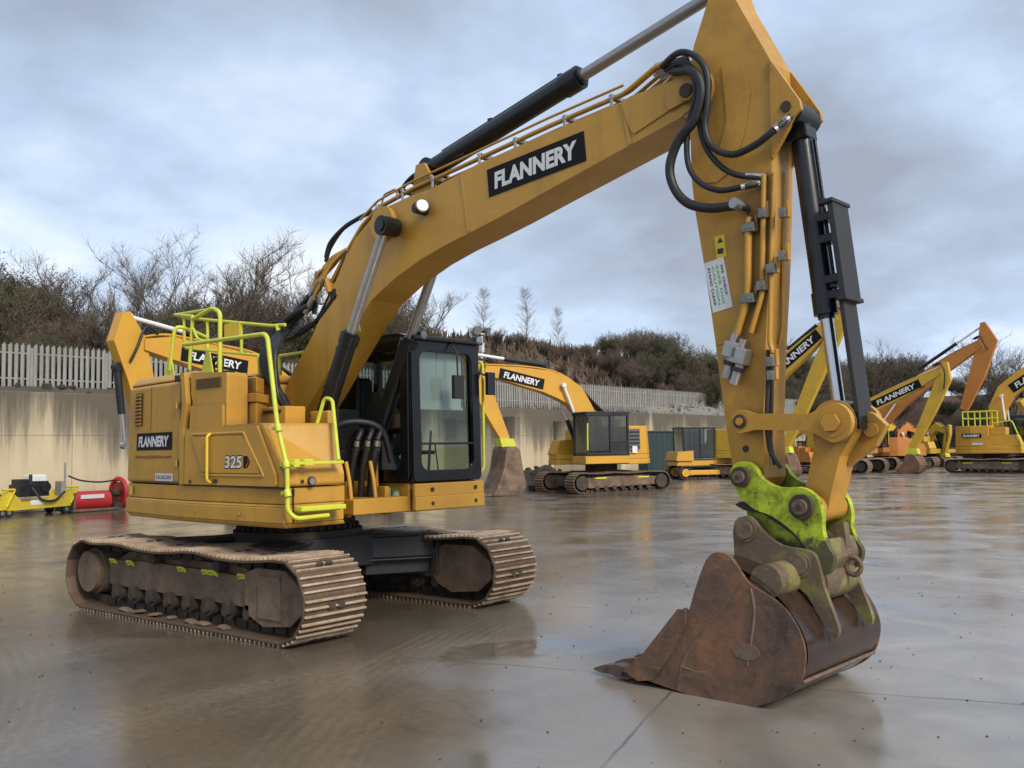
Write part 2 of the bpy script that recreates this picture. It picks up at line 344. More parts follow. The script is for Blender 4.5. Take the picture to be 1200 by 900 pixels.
# ------------------------------------------------------------------ crawler track
def track_mesh(cx, zc, ro, y0, y1, ns, grousers=3, sag=.05, holes=True):
    """shoe plates round two end circles; ro = radius over the grouser tips"""
    mb = MB(); gh = .028; pr = ro-gh-.012; chain = .09
    La, Lb = 2*cx, PI*pr; tot = 2*La+2*Lb; ym, w = (y0+y1)/2, y1-y0
    def path(s_):
        s_ %= tot
        if s_ < La: return Vector((-cx+s_, 0, zc-pr)), Vector((1, 0, 0))
        s_ -= La
        if s_ < Lb:
            a = -PI/2+s_/pr; return Vector((cx+pr*math.cos(a), 0, zc+pr*math.sin(a))), Vector((-math.sin(a), 0, math.cos(a)))
        s_ -= Lb
        if s_ < La:
            t = s_/La; dz = -sag*abs(math.sin(t*PI*2.5))*(1 if t < .8 else .5)
            return Vector((cx-s_, 0, zc+pr+dz)), Vector((-1, 0, -sag*.0))
        s_ -= La; a = PI/2+s_/pr
        return Vector((-cx+pr*math.cos(a), 0, zc+pr*math.sin(a))), Vector((-math.sin(a), 0, math.cos(a)))
    pitch = tot/ns
    for i in range(ns):
        p0, _ = path(i*pitch-pitch*.5); p1, _ = path(i*pitch+pitch*.5)
        p = (p0+p1)/2; T = (p1-p0).normalized(); Nn = Vector((T.z, 0, -T.x))
        rot = Matrix((T, Vector((0, 1, 0)), Nn)).transposed()
        jit = random.uniform(-.004, .004)
        mb.box(p+Vector((0, ym, 0))+Nn*0, ((p1-p0).length*1.04, w, .022), 0, rot)
        for g in range(grousers):
            o = ((g+.5)/grousers-.5)*pitch*.98
            mb.box(p+Vector((0, ym+jit, 0))+T*o+Nn*(.011+gh/2), (pitch*.10 if grousers > 1 else pitch*.2, w*.985, gh), 1, rot)
        if holes and i % 2 == 0:
            for k in (-.05, .05):
                mb.box(p+Vector((0, ym+k*1.1, 0))+Nn*.021, (.045, .075, .042), 2, rot)
        mb.box(p+Vector((0, ym, 0))-Nn*(.011+chain/2), (pitch*.8, .22, chain), 2, rot)
    return mb

# ================================================================== THE EXCAVATOR
ex = empty('excavator', (0, 0, 0))
tag(ex, 'large yellow tracked excavator in the foreground with its rusty bucket resting on the wet yard', 'excavator')
def U(mb, name, mats, parent=None, bevel=0, label=None, seg=2):     # a part on the upper structure
    return mb.build(name, M(*mats), parent or ex, bevel, PHI if parent is None else None, None, label, seg)
def L(mb, name, mats, parent=None, bevel=0, label=None): return mb.build(name, M(*mats), parent or ex, bevel, None, None, label)
HG, SW = 1.274, .714
TC, TZ, TR = 1.775, .405, .405
for sgn in (-1, 1):
    yc = sgn*HG
    L(track_mesh(TC, TZ, TR, yc-SW/2, yc+SW/2, 46), 'crawler_track', ('shoe', 'shoe_worn', 'muddy_dark'), bevel=.004)
    f = MB(); yo = yc+sgn*.16
    f.prism([(-1.5, .30), (-1.5, .56), (-.6, .585), (.7, .56), (1.3, .53), (1.3, .26), (.9, .27), (-1.2, .29)], yc-.17, yc+.17)
    f.prism([(-1.5, .54), (-1.2, .66), (.9, .63), (1.3, .53)], yc-.10, yc+.12)
    fo = L(f, 'track_frame', ('muddy', 'muddy_dark'), bevel=.02)
    g = MB(); g.prism([(1.12, .24), (1.12, .60), (1.3, .66), (1.72, .66), (1.98, .50), (2.0, .32), (1.80, .17), (1.40, .13)], yc-.235, yc+.235)
    g.box((1.5, yc+sgn*.24, .40), (.34, .02, .40))
    L(g, 'idler_guard', ('muddy',), fo, .025)
    g = MB(); g.ycyl(TC, TZ, yc-.10, yc+.10, .30, 32); L(g, 'idler', ('muddy_dark',), fo, .02)
    g = MB(); g.ycyl(-TC, TZ+.02, yc-.2, yc+.20, .25, 36); g.ycyl(-TC, TZ+.02, yc+sgn*.20, yc+sgn*.285, .225, 36)
    for k in range(18):
        a = k/18*2*PI; g.box((-TC+.33*math.cos(a), yc, TZ+.02+.33*math.sin(a)), (.10, .07, .06), 1, Matrix.Rotation(-a, 3, 'Y'))
    L(g, 'final_drive', ('muddy', 'muddy_dark'), fo, .015)
    for k in range(8):
        x = -1.28+k*.345; g = MB(); g.ycyl(x, .215, yc-.19, yc+.19, .085, 18); g.ycyl(x, .215, yc-.24, yc+.24, .05, 12)
        g.box((x, yc+sgn*.21, .25), (.10, .05, .12)); L(g, 'track_roller', ('muddy_dark',), fo, .008)
    for x in (-.55, .62):
        g = MB(); g.ycyl(x, .635, yc-.02, yc+sgn*.22, .06, 16); g.box((x, yc, .60), (.10, .14, .08)); L(g, 'carrier_roller', ('muddy_dark',), fo, .008)
    for x in (-1.38, -1.02, -.02, .42, .54, 1.02):
        g = MB(); g.tube(fillet([(x-.06, yo+sgn*.02, .53), (x-.055, yo+sgn*.05, .575), (x+.055, yo+sgn*.05, .575), (x+.06, yo+sgn*.02, .53)], .02), .013, 8)
        g.box((x, yo+sgn*.018, .55), (.11, .02, .035)); L(g, 'tie_down_loop', ('lime',), fo)
    for k in range(7):
        g = MB(); g.box((-1.0+k*.30+random.uniform(-.1, .1), yc+sgn*.25, .075), (random.uniform(.08, .22), .12, .03), 0, Matrix.Rotation(random.uniform(-.2, .2), 3, 'Y'), .6)
        L(g, 'mud_clod', ('muddy',), fo, .02)
# carbody
c = MB()
c.zprism([(-.75, -.62), (.75, -.62), (.75, .62), (-.75, .62)], .46, .80)
for sx in (-1, 1):
    for sy in (-1, 1):
        xa, xb = sx*.18, sx*1.06
        c.zprism([(xa, sy*.40), (sx*.72, sy*.40), (sx*1.12, sy*1.06), (sx*.62, sy*1.06)][::sx*sy], .52, .755)
        c.zprism([(xa, sy*.38), (sx*.75, sy*.38), (sx*1.17, sy*1.08), (sx*.56, sy*1.08)][::sx*sy], .76, .79)
        c.zprism([(xa, sy*.38), (sx*.75, sy*.38), (sx*1.17, sy*1.08), (sx*.56, sy*1.08)][::sx*sy], .49, .515)
        c.zprism([(xa, sy*.42), (sx*.66, sy*.42), (sx*1.04, sy*1.06), (sx*.66, sy*1.06)][::sx*sy], .33, .487)
        c.box((sx*1.20, sy*1.06, .55), (.03, .12, .46))
L(c, 'carbody', ('dark_steel',), bevel=.02)
c = MB(); c.tube([(0, 0, .80), (0, 0, .87)], .72, 48); c.tube([(0, 0, .872), (0, 0, 1.06)], .64, 48)
for k in range(40):
    a = k/40*2*PI; c.box((.665*math.cos(a), .665*math.sin(a), .90), (.04, .04, .05), 0, Matrix.Rotation(a, 3, 'Z'))
L(c, 'slew_ring', ('muddy_dark',), bevel=.006)

# ---- upper structure
foot = [(1.77, -1.40), (1.2, -1.435), (.55, -1.45), (.05, -1.45), (-.75, -1.39), (-1.45, -1.315), (-1.64, -1.24), (-1.80, -1.08), (-1.92, -.7), (-1.97, -.25),
        (-1.96, .25), (-1.85, .62), (-1.65, .92), (-1.35, 1.15), (-.9, 1.31), (-.4, 1.40), (-.30, 1.42), (-.30, .3), (.9, .3), (.9, -.55), (1.77, -.72)]
def inset(poly, k): return [(x-(k if x > .5 else -k)*(.6 if x < -1.5 or x > 1 else 0), y-k*(1 if y > 0 else -1)) for x, y in poly]
band = [p for p in foot]
q = MB(); q.zprism(inset(band, .03), 1.035, 1.075, poly2=band); q.zprism(band, 1.076, 1.225, poly2=band); q.zprism(band, 1.226, 1.25, poly2=inset(band, .022)); q.zprism(inset(band, .022), 1.251, 1.405)
cwt = U(q, 'counterweight', ('yellow',), bevel=.012, seg=3)
# frame under the cab and boom
q = MB(); q.box((.35, .25, 1.16), (2.2, 1.2, .16)); q.box((1.05, -.28, 1.20), (.5, .06, .3)); q.box((1.05, .22, 1.20), (.5, .06, .3))
U(q, 'main_frame', ('yellow', 'black'), bevel=.01)
# rear engine cover: curved skin up to the roof
rear = [(.05, -1.45), (-.75, -1.39), (-1.45, -1.315), (-1.64, -1.24), (-1.80, -1.08), (-1.92, -.7), (-1.97, -.25), (-1.96, .25), (-1.85, .62), (-1.65, .92), (-1.35, 1.15), (-.9, 1.31), (-.3, 1.38), (-.3, .3), (.05, .3)]
rin = [(x, y*.985) for x, y in rear]
q = MB(); q.zprism(inset(rear, .012), 1.412, 2.50, poly2=inset(rear, .03)); q.zprism(inset(rear, .03), 2.501, 2.60, poly2=inset(rear, .12))
ec = U(q, 'engine_cover', ('yellow',), bevel=.045, seg=4)
# slim corner pillar and door seams
q = MB()
q.prism([(-.02, 1.415), (-.03, 2.0), (.04, 2.25), (-.02, 2.57), (.06, 2.57), (.11, 2.25), (.05, 2.0), (.06, 1.415)], -1.455, -1.40)
U(q, 'corner_pillar', ('yellow',), ec, .015)
def side_y(x):       # depth of the rear skin at x
    pts = sorted([p for p in rear if p[1] < 0 and p[0] <= .06])
    for (a, b), (c_, d) in zip(pts, pts[1:]):
        if a <= x <= c_: return b+(d-b)*(x-a)/(c_-a)
    return -1.44
q = MB()
for z0, z1, x in ((2.05, 2.42, -1.17),):
    q.add([(x+.10, side_y(x+.10)-.002+.012, z0), (x-.10, side_y(x-.10)-.002+.012, z0), (x-.10, side_y(x-.10)-.002+.022, z1), (x+.10, side_y(x+.10)-.002+.022, z1)], [(0, 1, 2, 3)])
    for k in range(9):
        z = z0+.02+k*.04; q.box((x, side_y(x)-.002, z), (.19, .015, .012), 1, Matrix.Rotation(math.atan2(side_y(x+.1)-side_y(x-.1), .2), 3, 'Z'))
U(q, 'side_grille', ('grille_brown', 'yellow'), ec)
def curved_decal(name, t, x0, x1, z0, z1, mats, parent, panel=True, prd=.004, tw=.86, th=.62, shear=.10, off=.045):
    mb = MB(); n = 16
    def pt(x, z, p):
        y = side_y(x); dx = .02; sl = (side_y(min(x+dx, .05))-side_y(x-dx))/(2*dx); nv = Vector((sl, -1, 0)).normalized()
        return Vector((x, y+.012+(z-1.4)*.016, z))+nv*p
    if panel:
        vs = [pt(x0+(x1-x0)*i/n, z, prd) for i in range(n+1) for z in (z0, z1)]
        mb.add(vs, [(2*i, 2*i+2, 2*i+3, 2*i+1) for i in range(n)], 0)
    V, F = text_mesh(t, shear, off)
    mb.add([pt((x0+x1)/2+x*(x1-x0)*tw, (z0+z1)/2+y*(z1-z0)*th, prd+.005) for x, y in V], F, 1)
    return U(mb, name, mats, parent)
curved_decal('decal', 'FLANNERY', -1.22, -.26, 1.775, 1.965, ('decal_black', 'white'), ec)
curved_decal('web_address', 'flanneryplanthire.com', -1.24, -.27, 1.675, 1.725, ('red_dark', 'red_dark'), ec, False, tw=1, th=1, off=.012)
curved_decal('fleet_plate', 'EX282200', -.66, -.22, 1.445, 1.525, ('white', 'guard_grey'), ec, tw=.84, th=.5, shear=0, off=.0)
q = MB(); q.box((-.12, -1.425, 2.52), (.09, .03, .07)); U(q, 'latch_recess', ('guard_grey',), ec, .006)
def seam(x0, z0, x1, z1, wd=.008):
    q = MB(); n = 12; vs = []
    for i in range(n+1):
        x, z = x0+(x1-x0)*i/n, z0+(z1-z0)*i/n; y = side_y(x)+.012+(z-1.4)*.016-.003; dx, dz = (0, wd/2) if abs(x1-x0) > abs(z1-z0) else (wd/2, 0)
        vs += [(x-dx, y, z-dz), (x+dx, y, z+dz)]
    q.add(vs, [(2*i, 2*i+1, 2*i+3, 2*i+2) for i in range(n)]); return U(q, 'panel_seam', ('black',), ec)
seam(-.82, 1.99, -.82, 2.48); seam(-1.30, 1.43, -.06, 1.43); seam(-.075, 1.44, -.075, 2.46, .010)
for z in (1.6, 2.2):
    q = MB(); y = side_y(-.06)-.002; q.cyl((-.10, y, z), (-.10, y, z+.07), .014, 10); q.box((-.12, y+.004, z+.035), (.05, .012, .06)); U(q, 'hinge', ('yellow',), ec, .003)
q = MB(); add_panel(q, (-1.33, side_y(-1.33)-.006, 1.33), (1, -.09, 0), (0, 0, 1), .07, .09, 0); U(q, 'reflector', ('yellow_bright',), cwt)
q = MB(); q.box((1.772, -1.30, 1.24), (.012, .010, .32)); q.box((1.775, -1.30, 1.36), (.012, .02, .06)); U(q, 'panel_gap', ('black',), cwt)
for x, z in ((-.6, 1.15), (.3, 1.15), (1.1, 1.15)):
    q = MB(); y = -1.452 if x > 0 else side_y(x); q.ycyl(x, z, y-.006, y+.01, .012, 10); U(q, 'plug', ('yellow',), cwt)
# tall filter box ahead of the pillar
q = MB(); q.prism([(.11, 1.96), (.15, 2.27), (.12, 2.33), (.11, 2.57), (.80, 2.53), (.80, 1.96)], -1.405, -1.17)
q.prism([(.14, 1.96), (.16, 2.22), (.77, 2.22), (.78, 1.96)], -1.435, -1.40)
fb = U(q, 'filter_housing', ('yellow',), bevel=.04, seg=4)
q = MB(); q.box((.47, -1.407, 2.44), (.48, .012, .10)); 
for k in range(5): q.box((.47, -1.414, 2.40+k*.02), (.46, .012, .007), 0)
U(q, 'filter_grille', ('grille_brown',), fb)
# door with the model number, chamfered front corner
q = MB()
q.prism([(.07, 1.415), (.075, 1.95), (.13, 2.0), (1.45, 2.01), (1.79, 1.52), (1.80, 1.415)], -1.42, -.74, poly2=[(.07, 1.415), (.075, 1.95), (.13, 2.0), (1.62, 2.01), (1.80, 1.52), (1.80, 1.415)])
tb = U(q, 'tool_box', ('yellow',), bevel=.055, seg=4)
def pressed(q, pts, y0, wd=.035):       # raised rim of a pressed recess
    n = len(pts)
    for i in range(n): 
        a, b_ = Vector((pts[i][0], 0, pts[i][1])), Vector((pts[(i+1) % n][0], 0, pts[(i+1) % n][1])); d = (b_-a); ang = math.atan2(d.z, d.x)
        q.box(((a.x+b_.x)/2, y0, (a.z+b_.z)/2), (d.length+wd*.6, .022, wd), 0, Matrix.Rotation(-ang, 3, 'Y'))
q = MB(); q.prism([(.07, 1.42), (.08, 1.94), (.14, 1.985), (1.40, 1.99), (1.70, 1.53), (1.71, 1.42)], -1.452, -1.425)
dr = U(q, 'side_door', ('yellow',), tb, .02, seg=3)
q = MB(); q.prism([(.26, 1.90), (1.16, 1.90), (1.25, 1.85), (1.47, 1.54), (.50, 1.54), (.44, 1.56), (.25, 1.86)], -1.464, -1.458); U(q, 'door_recess', ('yellow',), tb, .004)
q = MB(); pressed(q, [(.22, 1.925), (1.18, 1.925), (1.52, 1.515), (.45, 1.515)], -1.452, .03); U(q, 'door_rim', ('yellow',), tb, .01)
q = MB(); add_text(q, '325', (1.02, -1.4655, 1.645), (1, 0, 0), (0, 0, 1), .30, .115, 0, .08, .025)
add_text(q, '325', (1.02, -1.4650, 1.645), (1, 0, 0), (0, 0, 1), .315, .135, 2, .08, .07)
q.add([(1.20, -1.466, 1.585), (1.27, -1.466, 1.59), (1.315, -1.466, 1.645), (1.27, -1.466, 1.70), (1.20, -1.466, 1.705)], [(0, 1, 2, 3, 4)], 2)
q.add([(1.225, -1.4665, 1.60), (1.26, -1.4665, 1.60), (1.295, -1.4665, 1.645), (1.26, -1.4665, 1.69), (1.28, -1.4665, 1.645)], [(0, 1, 2, 3, 4)], 1)
U(q, 'model_number', ('white', 'red', 'decal_black'), tb)
q = MB(); q.tube(fillet([(.60, -1.46, 1.925), (.60, -1.50, 1.90), (.60, -1.50, 1.47), (.60, -1.46, 1.44)], .03), .014, 10); U(q, 'door_handle', ('yellow_bright',), tb)
q = MB(); q.box((.68, -1.458, 1.46), (.07, .014, .035)); q.box((.2, -1.458, 1.45), (.03, .014, .035)); U(q, 'door_lock', ('guard_grey',), tb, .004)
q = MB(); q.cyl((1.795, -1.12, 1.46), (1.818, -1.12, 1.46), .042, 20, 1); q.cyl((1.818, -1.12, 1.46), (1.822, -1.12, 1.46), .032, 20, 0); q.cyl((1.79, -1.22, 1.46), (1.806, -1.22, 1.46), .018, 12, 1); U(q, 'front_lamp', ('lamp_lens', 'guard_grey'), tb, .003)
for z0 in (1.406,):
    q = MB(); q.box((.9, -1.40, z0), (1.74, .05, .012)); q.box((-.8, 0, z0), (.5, 1.6, .012)); U(q, 'seam_strip', ('black',), tb)
# tanks behind, seen over the door
tkp = [(.30, -1.15), (.93, -1.15), (.58, -.80), (.30, -.80)]
q = MB(); q.zprism(tkp, 1.98, 2.235); q.zprism([(.30, -1.10), (.86, -1.10), (.56, -.82), (.30, -.82)], 2.33, 2.50)
tk = U(q, 'hydraulic_tank', ('yellow',), bevel=.015)
q = MB(); q.zprism([(.30, -1.165), (.955, -1.165), (.60, -.79), (.30, -.79)], 2.238, 2.328); U(q, 'tank_lid', ('yellow',), tk, .008)
q = MB(); q.tube([(.50, -.92, 2.50), (.50, -.92, 2.53)], .06, 20); U(q, 'filler_cap', ('black',), tk, .008)
q = MB(); q.tube([(.46, -1.152, 2.09), (.46, -1.162, 2.09)], .022, 12); q.box((.72, -1.152, 2.09), (.06, .012, .02)); U(q, 'tank_latch', ('steel',), tk)
q = MB(); q.box((.93, -.86, 2.09), (.50, .24, .20)); q.box((1.3, -.62, 2.06), (.3, .1, .16)); U(q, 'valve_cover', ('yellow',), bevel=.012)
q = MB(); q.box((.95, -.985, 2.14), (.30, .012, .03)); U(q, 'cover_slot', ('black',))

# ---- lime guard rails and steps
tubeR = .021
def rail(name, pts, r=tubeR, fil=.09, label=None, extra=None):
    q = MB(); q.tube(fillet(pts, fil, 5), r, 10)
    if extra: extra(q)
    return U(q, name, ('lime',), label=label)
a1 = S3(215, 404, -1.22); a2 = S3(313, 391, -1.36); a3 = S3(331, 485, -1.40)
rail('step_handrail', [a1, a2, (1.74, -1.45, 1.98), (1.85, -1.42, 1.60), (1.86, -1.42, 1.20), (1.90, -1.36, 1.13), (1.90, -1.0, 1.14)], .022)
for x, y, z in ((1.755, -1.45, 1.95), (1.845, -1.425, 1.62), (1.865, -1.425, 1.36)):
    q = MB(); q.tube([(x-.012, y, z+.03), (x+.012, y, z-.03)], .032, 12); q.box((x-.06, y+.01, z), (.09, .03, .035)); U(q, 'rail_clamp', ('lime',), bevel=.004)
q = MB(); q.box((1.87, -1.11, 1.63), (.07, .58, .03)); q.box((1.87, -1.36, 1.63), (.10, .06, .07)); q.box((1.87, -1.22, 1.635), (.08, .10, .06)); U(q, 'upper_step', ('lime',), bevel=.006)
q = MB(); q.box((1.89, -1.08, 1.215), (.12, .50, .045)); q.box((1.86, -1.08, 1.19), (.05, .46, .02)); U(q, 'lower_step', ('lime',), bevel=.008)
rail('grab_handle', [(1.87, -.86, 1.65), (1.62, -.74, 2.24), (1.52, -.76, 2.26), (1.45, -.80, 2.0)], .019, .05)
rail('guard_rail', [S3(199, 434, -1.2), S3(205, 381, -1.2), S3(226, 388, -1.0), S3(243, 396, -.75), S3(243, 408, -.75)], .021)
rail('guard_rail', [S3(222, 433, -1.1), S3(226, 371, -1.1), S3(205, 369, -.45)], .021, .03)
rail('guard_rail', [S3(226, 374, -1.1), S3(249, 361, -1.1), S3(258, 366, -1.1), S3(257.6, 437, -1.1)], .024, .06)
rail('guard_rail', [S3(226.5, 385, -1.1), S3(231, 397, -1.1), S3(245, 401, -1.1), S3(257, 400, -1.1)], .016, .06)
def fr(q):
    for x0, y0, x1, y1 in ((215.6, 373, 216, 407), (243, 377, 243.6, 412), (283, 379, 283, 413)):
        q.tube([S3(x0, y0, -.40), S3(x1, y1, -.40)], .019, 8)
    q.tube([S3(205, 369, -.40), S3(250, 362, -.8)], .019, 8); q.tube([S3(325, 381, -.40), S3(327, 388, -.40)], .03, 8)
rail('guard_rail', [S3(213, 372, -.40), S3(320, 382, -.40), S3(334, 380.5, -.40)], .02, .05, extra=fr)
rail('guard_rail', [S3(218, 408, -.40), S3(303, 416.5, -.40), S3(304, 440, -.40)], .018, .03)
rail('guard_rail', [S3(327, 440, .25), S3(327, 417, .25), S3(362, 412, .25)], .019, .03)
q = MB(); x0, z0 = S(273, 387, -.415); add_panel(q, (x0, -.425, z0), (1, 0, 0), (0, 0, 1), .33, .17, 0, .01); U(q, 'warning_plate', ('yellow_bright',))
for px in (199.5, 244):
    x, z = S(px, 432, -1.18); q = MB(); q.prism([(x-.11, 2.58), (x-.02, 2.80), (x+.05, 2.80), (x+.12, 2.58)], -1.20, -1.185); U(q, 'rail_foot', ('lime',), bevel=.004)
q = MB(); q.box((-.35, -.95, 2.615), (.55, .35, .03)); q.tube(fillet([(-.5, -.8, 2.6), (-.5, -.8, 2.78), (-.3, -.8, 2.8), (-.25, -.85, 2.6)], .06), .03, 8); U(q, 'roof_fittings', ('black',), bevel=.008)
q = MB(); q.tube([(-1.1, .45, 2.58), (-1.1, .45, 2.95)], .06, 16); U(q, 'exhaust_pipe', ('black',))

# ---- cab
cx0, cx1, cy0, cy1, cz0, cz1 = -.32, 1.53, .375, 1.41, 1.385, 2.98
q = MB()
q.box(((cx0+cx1)/2-.04, (cy0+cy1)/2, 1.225), (cx1-cx0-.06, cy1-cy0-.02, .31))
cb = U(q, 'cab_base', ('yellow',), bevel=.012)
q = MB(); q.box((1.545, .90, 1.30), (.05, 1.05, .145)); q.box((1.55, .90, 1.16), (.06, 1.05, .15)); U(q, 'front_panel', ('yellow',), cb, .012)
for y in (.62, 1.28):
    for z in (1.155, 1.305):
        q = MB(); q.cyl((1.57, y, z), (1.586, y, z), .022, 14); U(q, 'bolt', ('guard_grey',), cb)
q = MB(); q.box((1.10, .371, 1.245), (.14, .004, .17), 0); q.box((1.08, .369, 1.22), (.07, .004, .10), 2); q.box((1.26, .371, 1.25), (.12, .004, .12), 1); q.cyl((1.27, .370, 1.25), (1.27, .366, 1.25), .04, 14, 0); U(q, 'safety_sticker', ('white', 'green_mark', 'guard_grey'), cb)
q = MB()
def bar(p, q_, w, d_=None):
    p, q_ = Vector(p), Vector(q_); T = (q_-p).normalized(); a = Vector((0, 1, 0)) if abs(T.y) < .9 else Vector((1, 0, 0)); X = T.cross(a).normalized(); Y = T.cross(X)
    q.box((p+q_)/2, (w, d_ or w, (q_-p).length), 0, Matrix((X, Y, T)).transposed())
fx = 1.46
for y in (cy0+.045, cy1-.045):
    bar((fx+.02, y, cz0), (fx-.01, y, cz1-.05), .10, .09)
    bar((cx0+.05, y, cz0), (cx0+.10, y, cz1-.05), .10, .08)
    bar((.52, y, cz0), (.50, y, cz1-.05), .09, .06)
    bar((cx0, y, cz0+.04), (fx, y, cz0+.04), .08, .09)
    bar((cx0+.05, y, cz1-.08), (fx, y, cz1-.08), .12, .09)
    bar((cx0, y, 1.70), (.5, y, 1.70), .05, .62)
bar((fx+.01, cy0, cz0+.05), (fx+.01, cy1, cz0+.05), .09, .12)
bar((fx-.02, cy0, cz1-.10), (fx-.02, cy1, cz1-.10), .09, .14)
bar((cx0+.05, cy0, cz1-.10), (cx0+.05, cy1, cz1-.10), .09, .12)
q.box((cx0+.04, (cy0+cy1)/2, 1.7), (.06, cy1-cy0-.02, .62))
q.box((.55, (cy0+cy1)/2, cz0+.01), (1.75, cy1-cy0-.04, .03))
q.prism([(cx0+.02, cz1-.035), (cx0+.10, cz1+.03), (1.30, cz1+.03), (1.50, cz1-.02), (1.52, cz1-.06), (cx0, cz1-.06)], cy0+.01, cy1-.01)
cab = U(q, 'cab', ('black_gloss',), bevel=.018, seg=3)
q = MB(); q.box((1.53, (cy0+cy1)/2, cz1-.035), (.12, cy1-cy0+.02, .045)); U(q, 'roof_visor', ('black',), cab, .012)
for y in (cy0+.13, cy1-.05):
    q = MB(); q.cyl((1.50, y, cz1-.005), (1.585, y, cz1-.005), .055, 20, 1); q.cyl((1.585, y, cz1-.005), (1.59, y, cz1-.005), .045, 20, 0); U(q, 'roof_lamp', ('lamp_lens', 'black'), cab, .005)
def rrect(w, h, r, n=6):
    out = []
    for cx_, cy_, a0 in ((w/2-r, h/2-r, 0), (-w/2+r, h/2-r, 90), (-w/2+r, -h/2+r, 180), (w/2-r, -h/2+r, 270)):
        for i in range(n+1): a = R(a0+90*i/n); out.append((cx_+r*math.cos(a), cy_+r*math.sin(a)))
    return out
def ring_frame(name, org, X, Y, w, h, wo, ho, r, t, mats, parent):
    org, X, Y = Vector(org), Vector(X).normalized(), Vector(Y).normalized(); Z = X.cross(Y); I, Ou = rrect(w, h, r), rrect(wo, ho, .05); n = len(I); vs = []
    for k in (t/2, -t/2):
        for L_ in (I, Ou): vs += [org+X*a+Y*b_+Z*k for a, b_ in L_]
    fs = []
    for i in range(n):
        j = (i+1) % n; fs += [(i, n+i, n+j, j), (2*n+i, 2*n+j, 3*n+j, 3*n+i), (i, j, 2*n+j, 2*n+i), (n+i, 3*n+i, 3*n+j, n+j)]
    mb = MB(); mb.add(vs, fs, 0); return U(mb, name, mats, parent, .008)
ring_frame('windscreen_frame', (fx+.055, (cy0+cy1)/2, (cz0+cz1)/2-.02), (0, 1, 0), (-.02, 0, 1), .80, 1.30, 1.03, 1.54, .11, .05, ('black_gloss',), cab)
for y in (cy0-.004,): ring_frame('side_frame', ((.52+fx)/2, y, (cz0+cz1)/2-.02), (1, 0, 0), (0, 0, 1), .74, 1.28, 1.0, 1.54, .10, .04, ('black_gloss',), cab)
q = MB(); q.add([(fx+.035, cy0+.08, cz0+.10), (fx+.035, cy1-.08, cz0+.10), (fx+.008, cy1-.08, cz1-.16), (fx+.008, cy0+.08, cz1-.16)], [(0, 1, 2, 3)]); U(q, 'windscreen', ('glass',), cab)
for y, s in ((cy0+.03, 0), (cy1-.03, 1)):
    q = MB(); q.add([(.55, y, cz0+.08), (fx-.03, y, cz0+.08), (fx-.05, y, cz1-.14), (.54, y, cz1-.14)], [(0, 1, 2, 3)])
    q.add([(cx0+.10, y, 2.0), (.48, y, 2.0), (.47, y, cz1-.14), (cx0+.14, y, cz1-.14)], [(0, 1, 2, 3)]); U(q, 'side_window', ('glass',), cab)
q = MB(); q.add([(cx0+.05, cy0+.1, 2.02), (cx0+.05, cy1-.1, 2.02), (cx0+.08, cy1-.1, cz1-.17), (cx0+.08, cy0+.1, cz1-.17)], [(0, 1, 2, 3)]); U(q, 'rear_window', ('glass',), cab)
q = MB(); q.box((fx-.05, .88, cz1-.47), (.006, .70, .62)); q.box((fx-.04, .88, cz1-.79), (.02, .72, .03)); U(q, 'sky_reflection_panel', ('white',), cab)  # pale panel added behind the glass to stand for reflected sky
q = MB(); q.box((.30, .92, 1.75), (.50, .48, .14)); q.box((.08, .92, 2.12), (.13, .46, .66), 0, Matrix.Rotation(R(-10), 3, 'Y')); q.box((.02, .92, 2.52), (.10, .26, .20), 0, Matrix.Rotation(R(-10), 3, 'Y')); q.box((.30, .92, 1.55), (.4, .4, .3))
U(q, 'seat', ('seat_fabric',), cab, .05, seg=3)
q = MB()
for y in (.62, 1.22): q.box((.35, y, 1.83), (.55, .14, .16)); q.tube([(.58, y, 1.9), (.62, y, 2.08)], .022, 8); q.box((.62, y, 2.1), (.05, .05, .10))
for y in (.82, 1.0): q.tube([(1.1, y, 1.42), (1.15, y, 1.95)], .015, 8); q.box((1.08, y, 1.48), (.2, .1, .03))
q.box((1.2, .52, 2.05), (.06, .20, .16)); q.box((1.2, .60, 1.82), (.25, .22, .20)); U(q, 'controls', ('grey_plastic',), cab, .012)
q = MB(); q.tube([(1.53, .48, 1.80), (1.53, 1.30, 1.80)], .012, 8); q.tube([(1.535, .62, 1.80), (1.525, .60, 1.50)], .008, 6); q.tube([(1.535, .70, 1.80), (1.525, .76, 1.48)], .008, 6); U(q, 'wiper', ('black',), cab)
q = MB(); q.prism([(1.0, 1.40), (1.0, 1.95), (1.3, 1.40)], .40, .43); U(q, 'door_trim', ('interior',), cab, .01)
q = MB(); q.box((.12, 1.33, 1.95), (.8, .02, .9)); q.box((-.2, .9, 2.2), (.02, .8, .5)); U(q, 'cab_lining', ('grey_plastic',), cab)
q = MB(); q.tube(fillet([(1.35, 1.42, 2.72), (1.50, 1.50, 2.75), (1.50, 1.50, 1.50), (1.45, 1.42, 1.42)], .06), .017, 8); U(q, 'cab_grab_rail', ('lime',))
q = MB(); q.tube([(1.4, 1.40, 2.66), (1.62, 1.50, 2.55)], .012, 8); q.box((1.62, 1.50, 2.48), (.05, .12, .26)); U(q, 'wing_mirror', ('black',), cab, .02)
q = MB(); q.tube([(1.52, .95, 2.94), (1.64, .95, 2.80), (1.65, .95, 2.5)], .011, 8); q.box((1.65, .95, 2.42), (.05, .15, .26)); 
mi = U(q, 'front_mirror', ('guard_grey',), cab, .02)
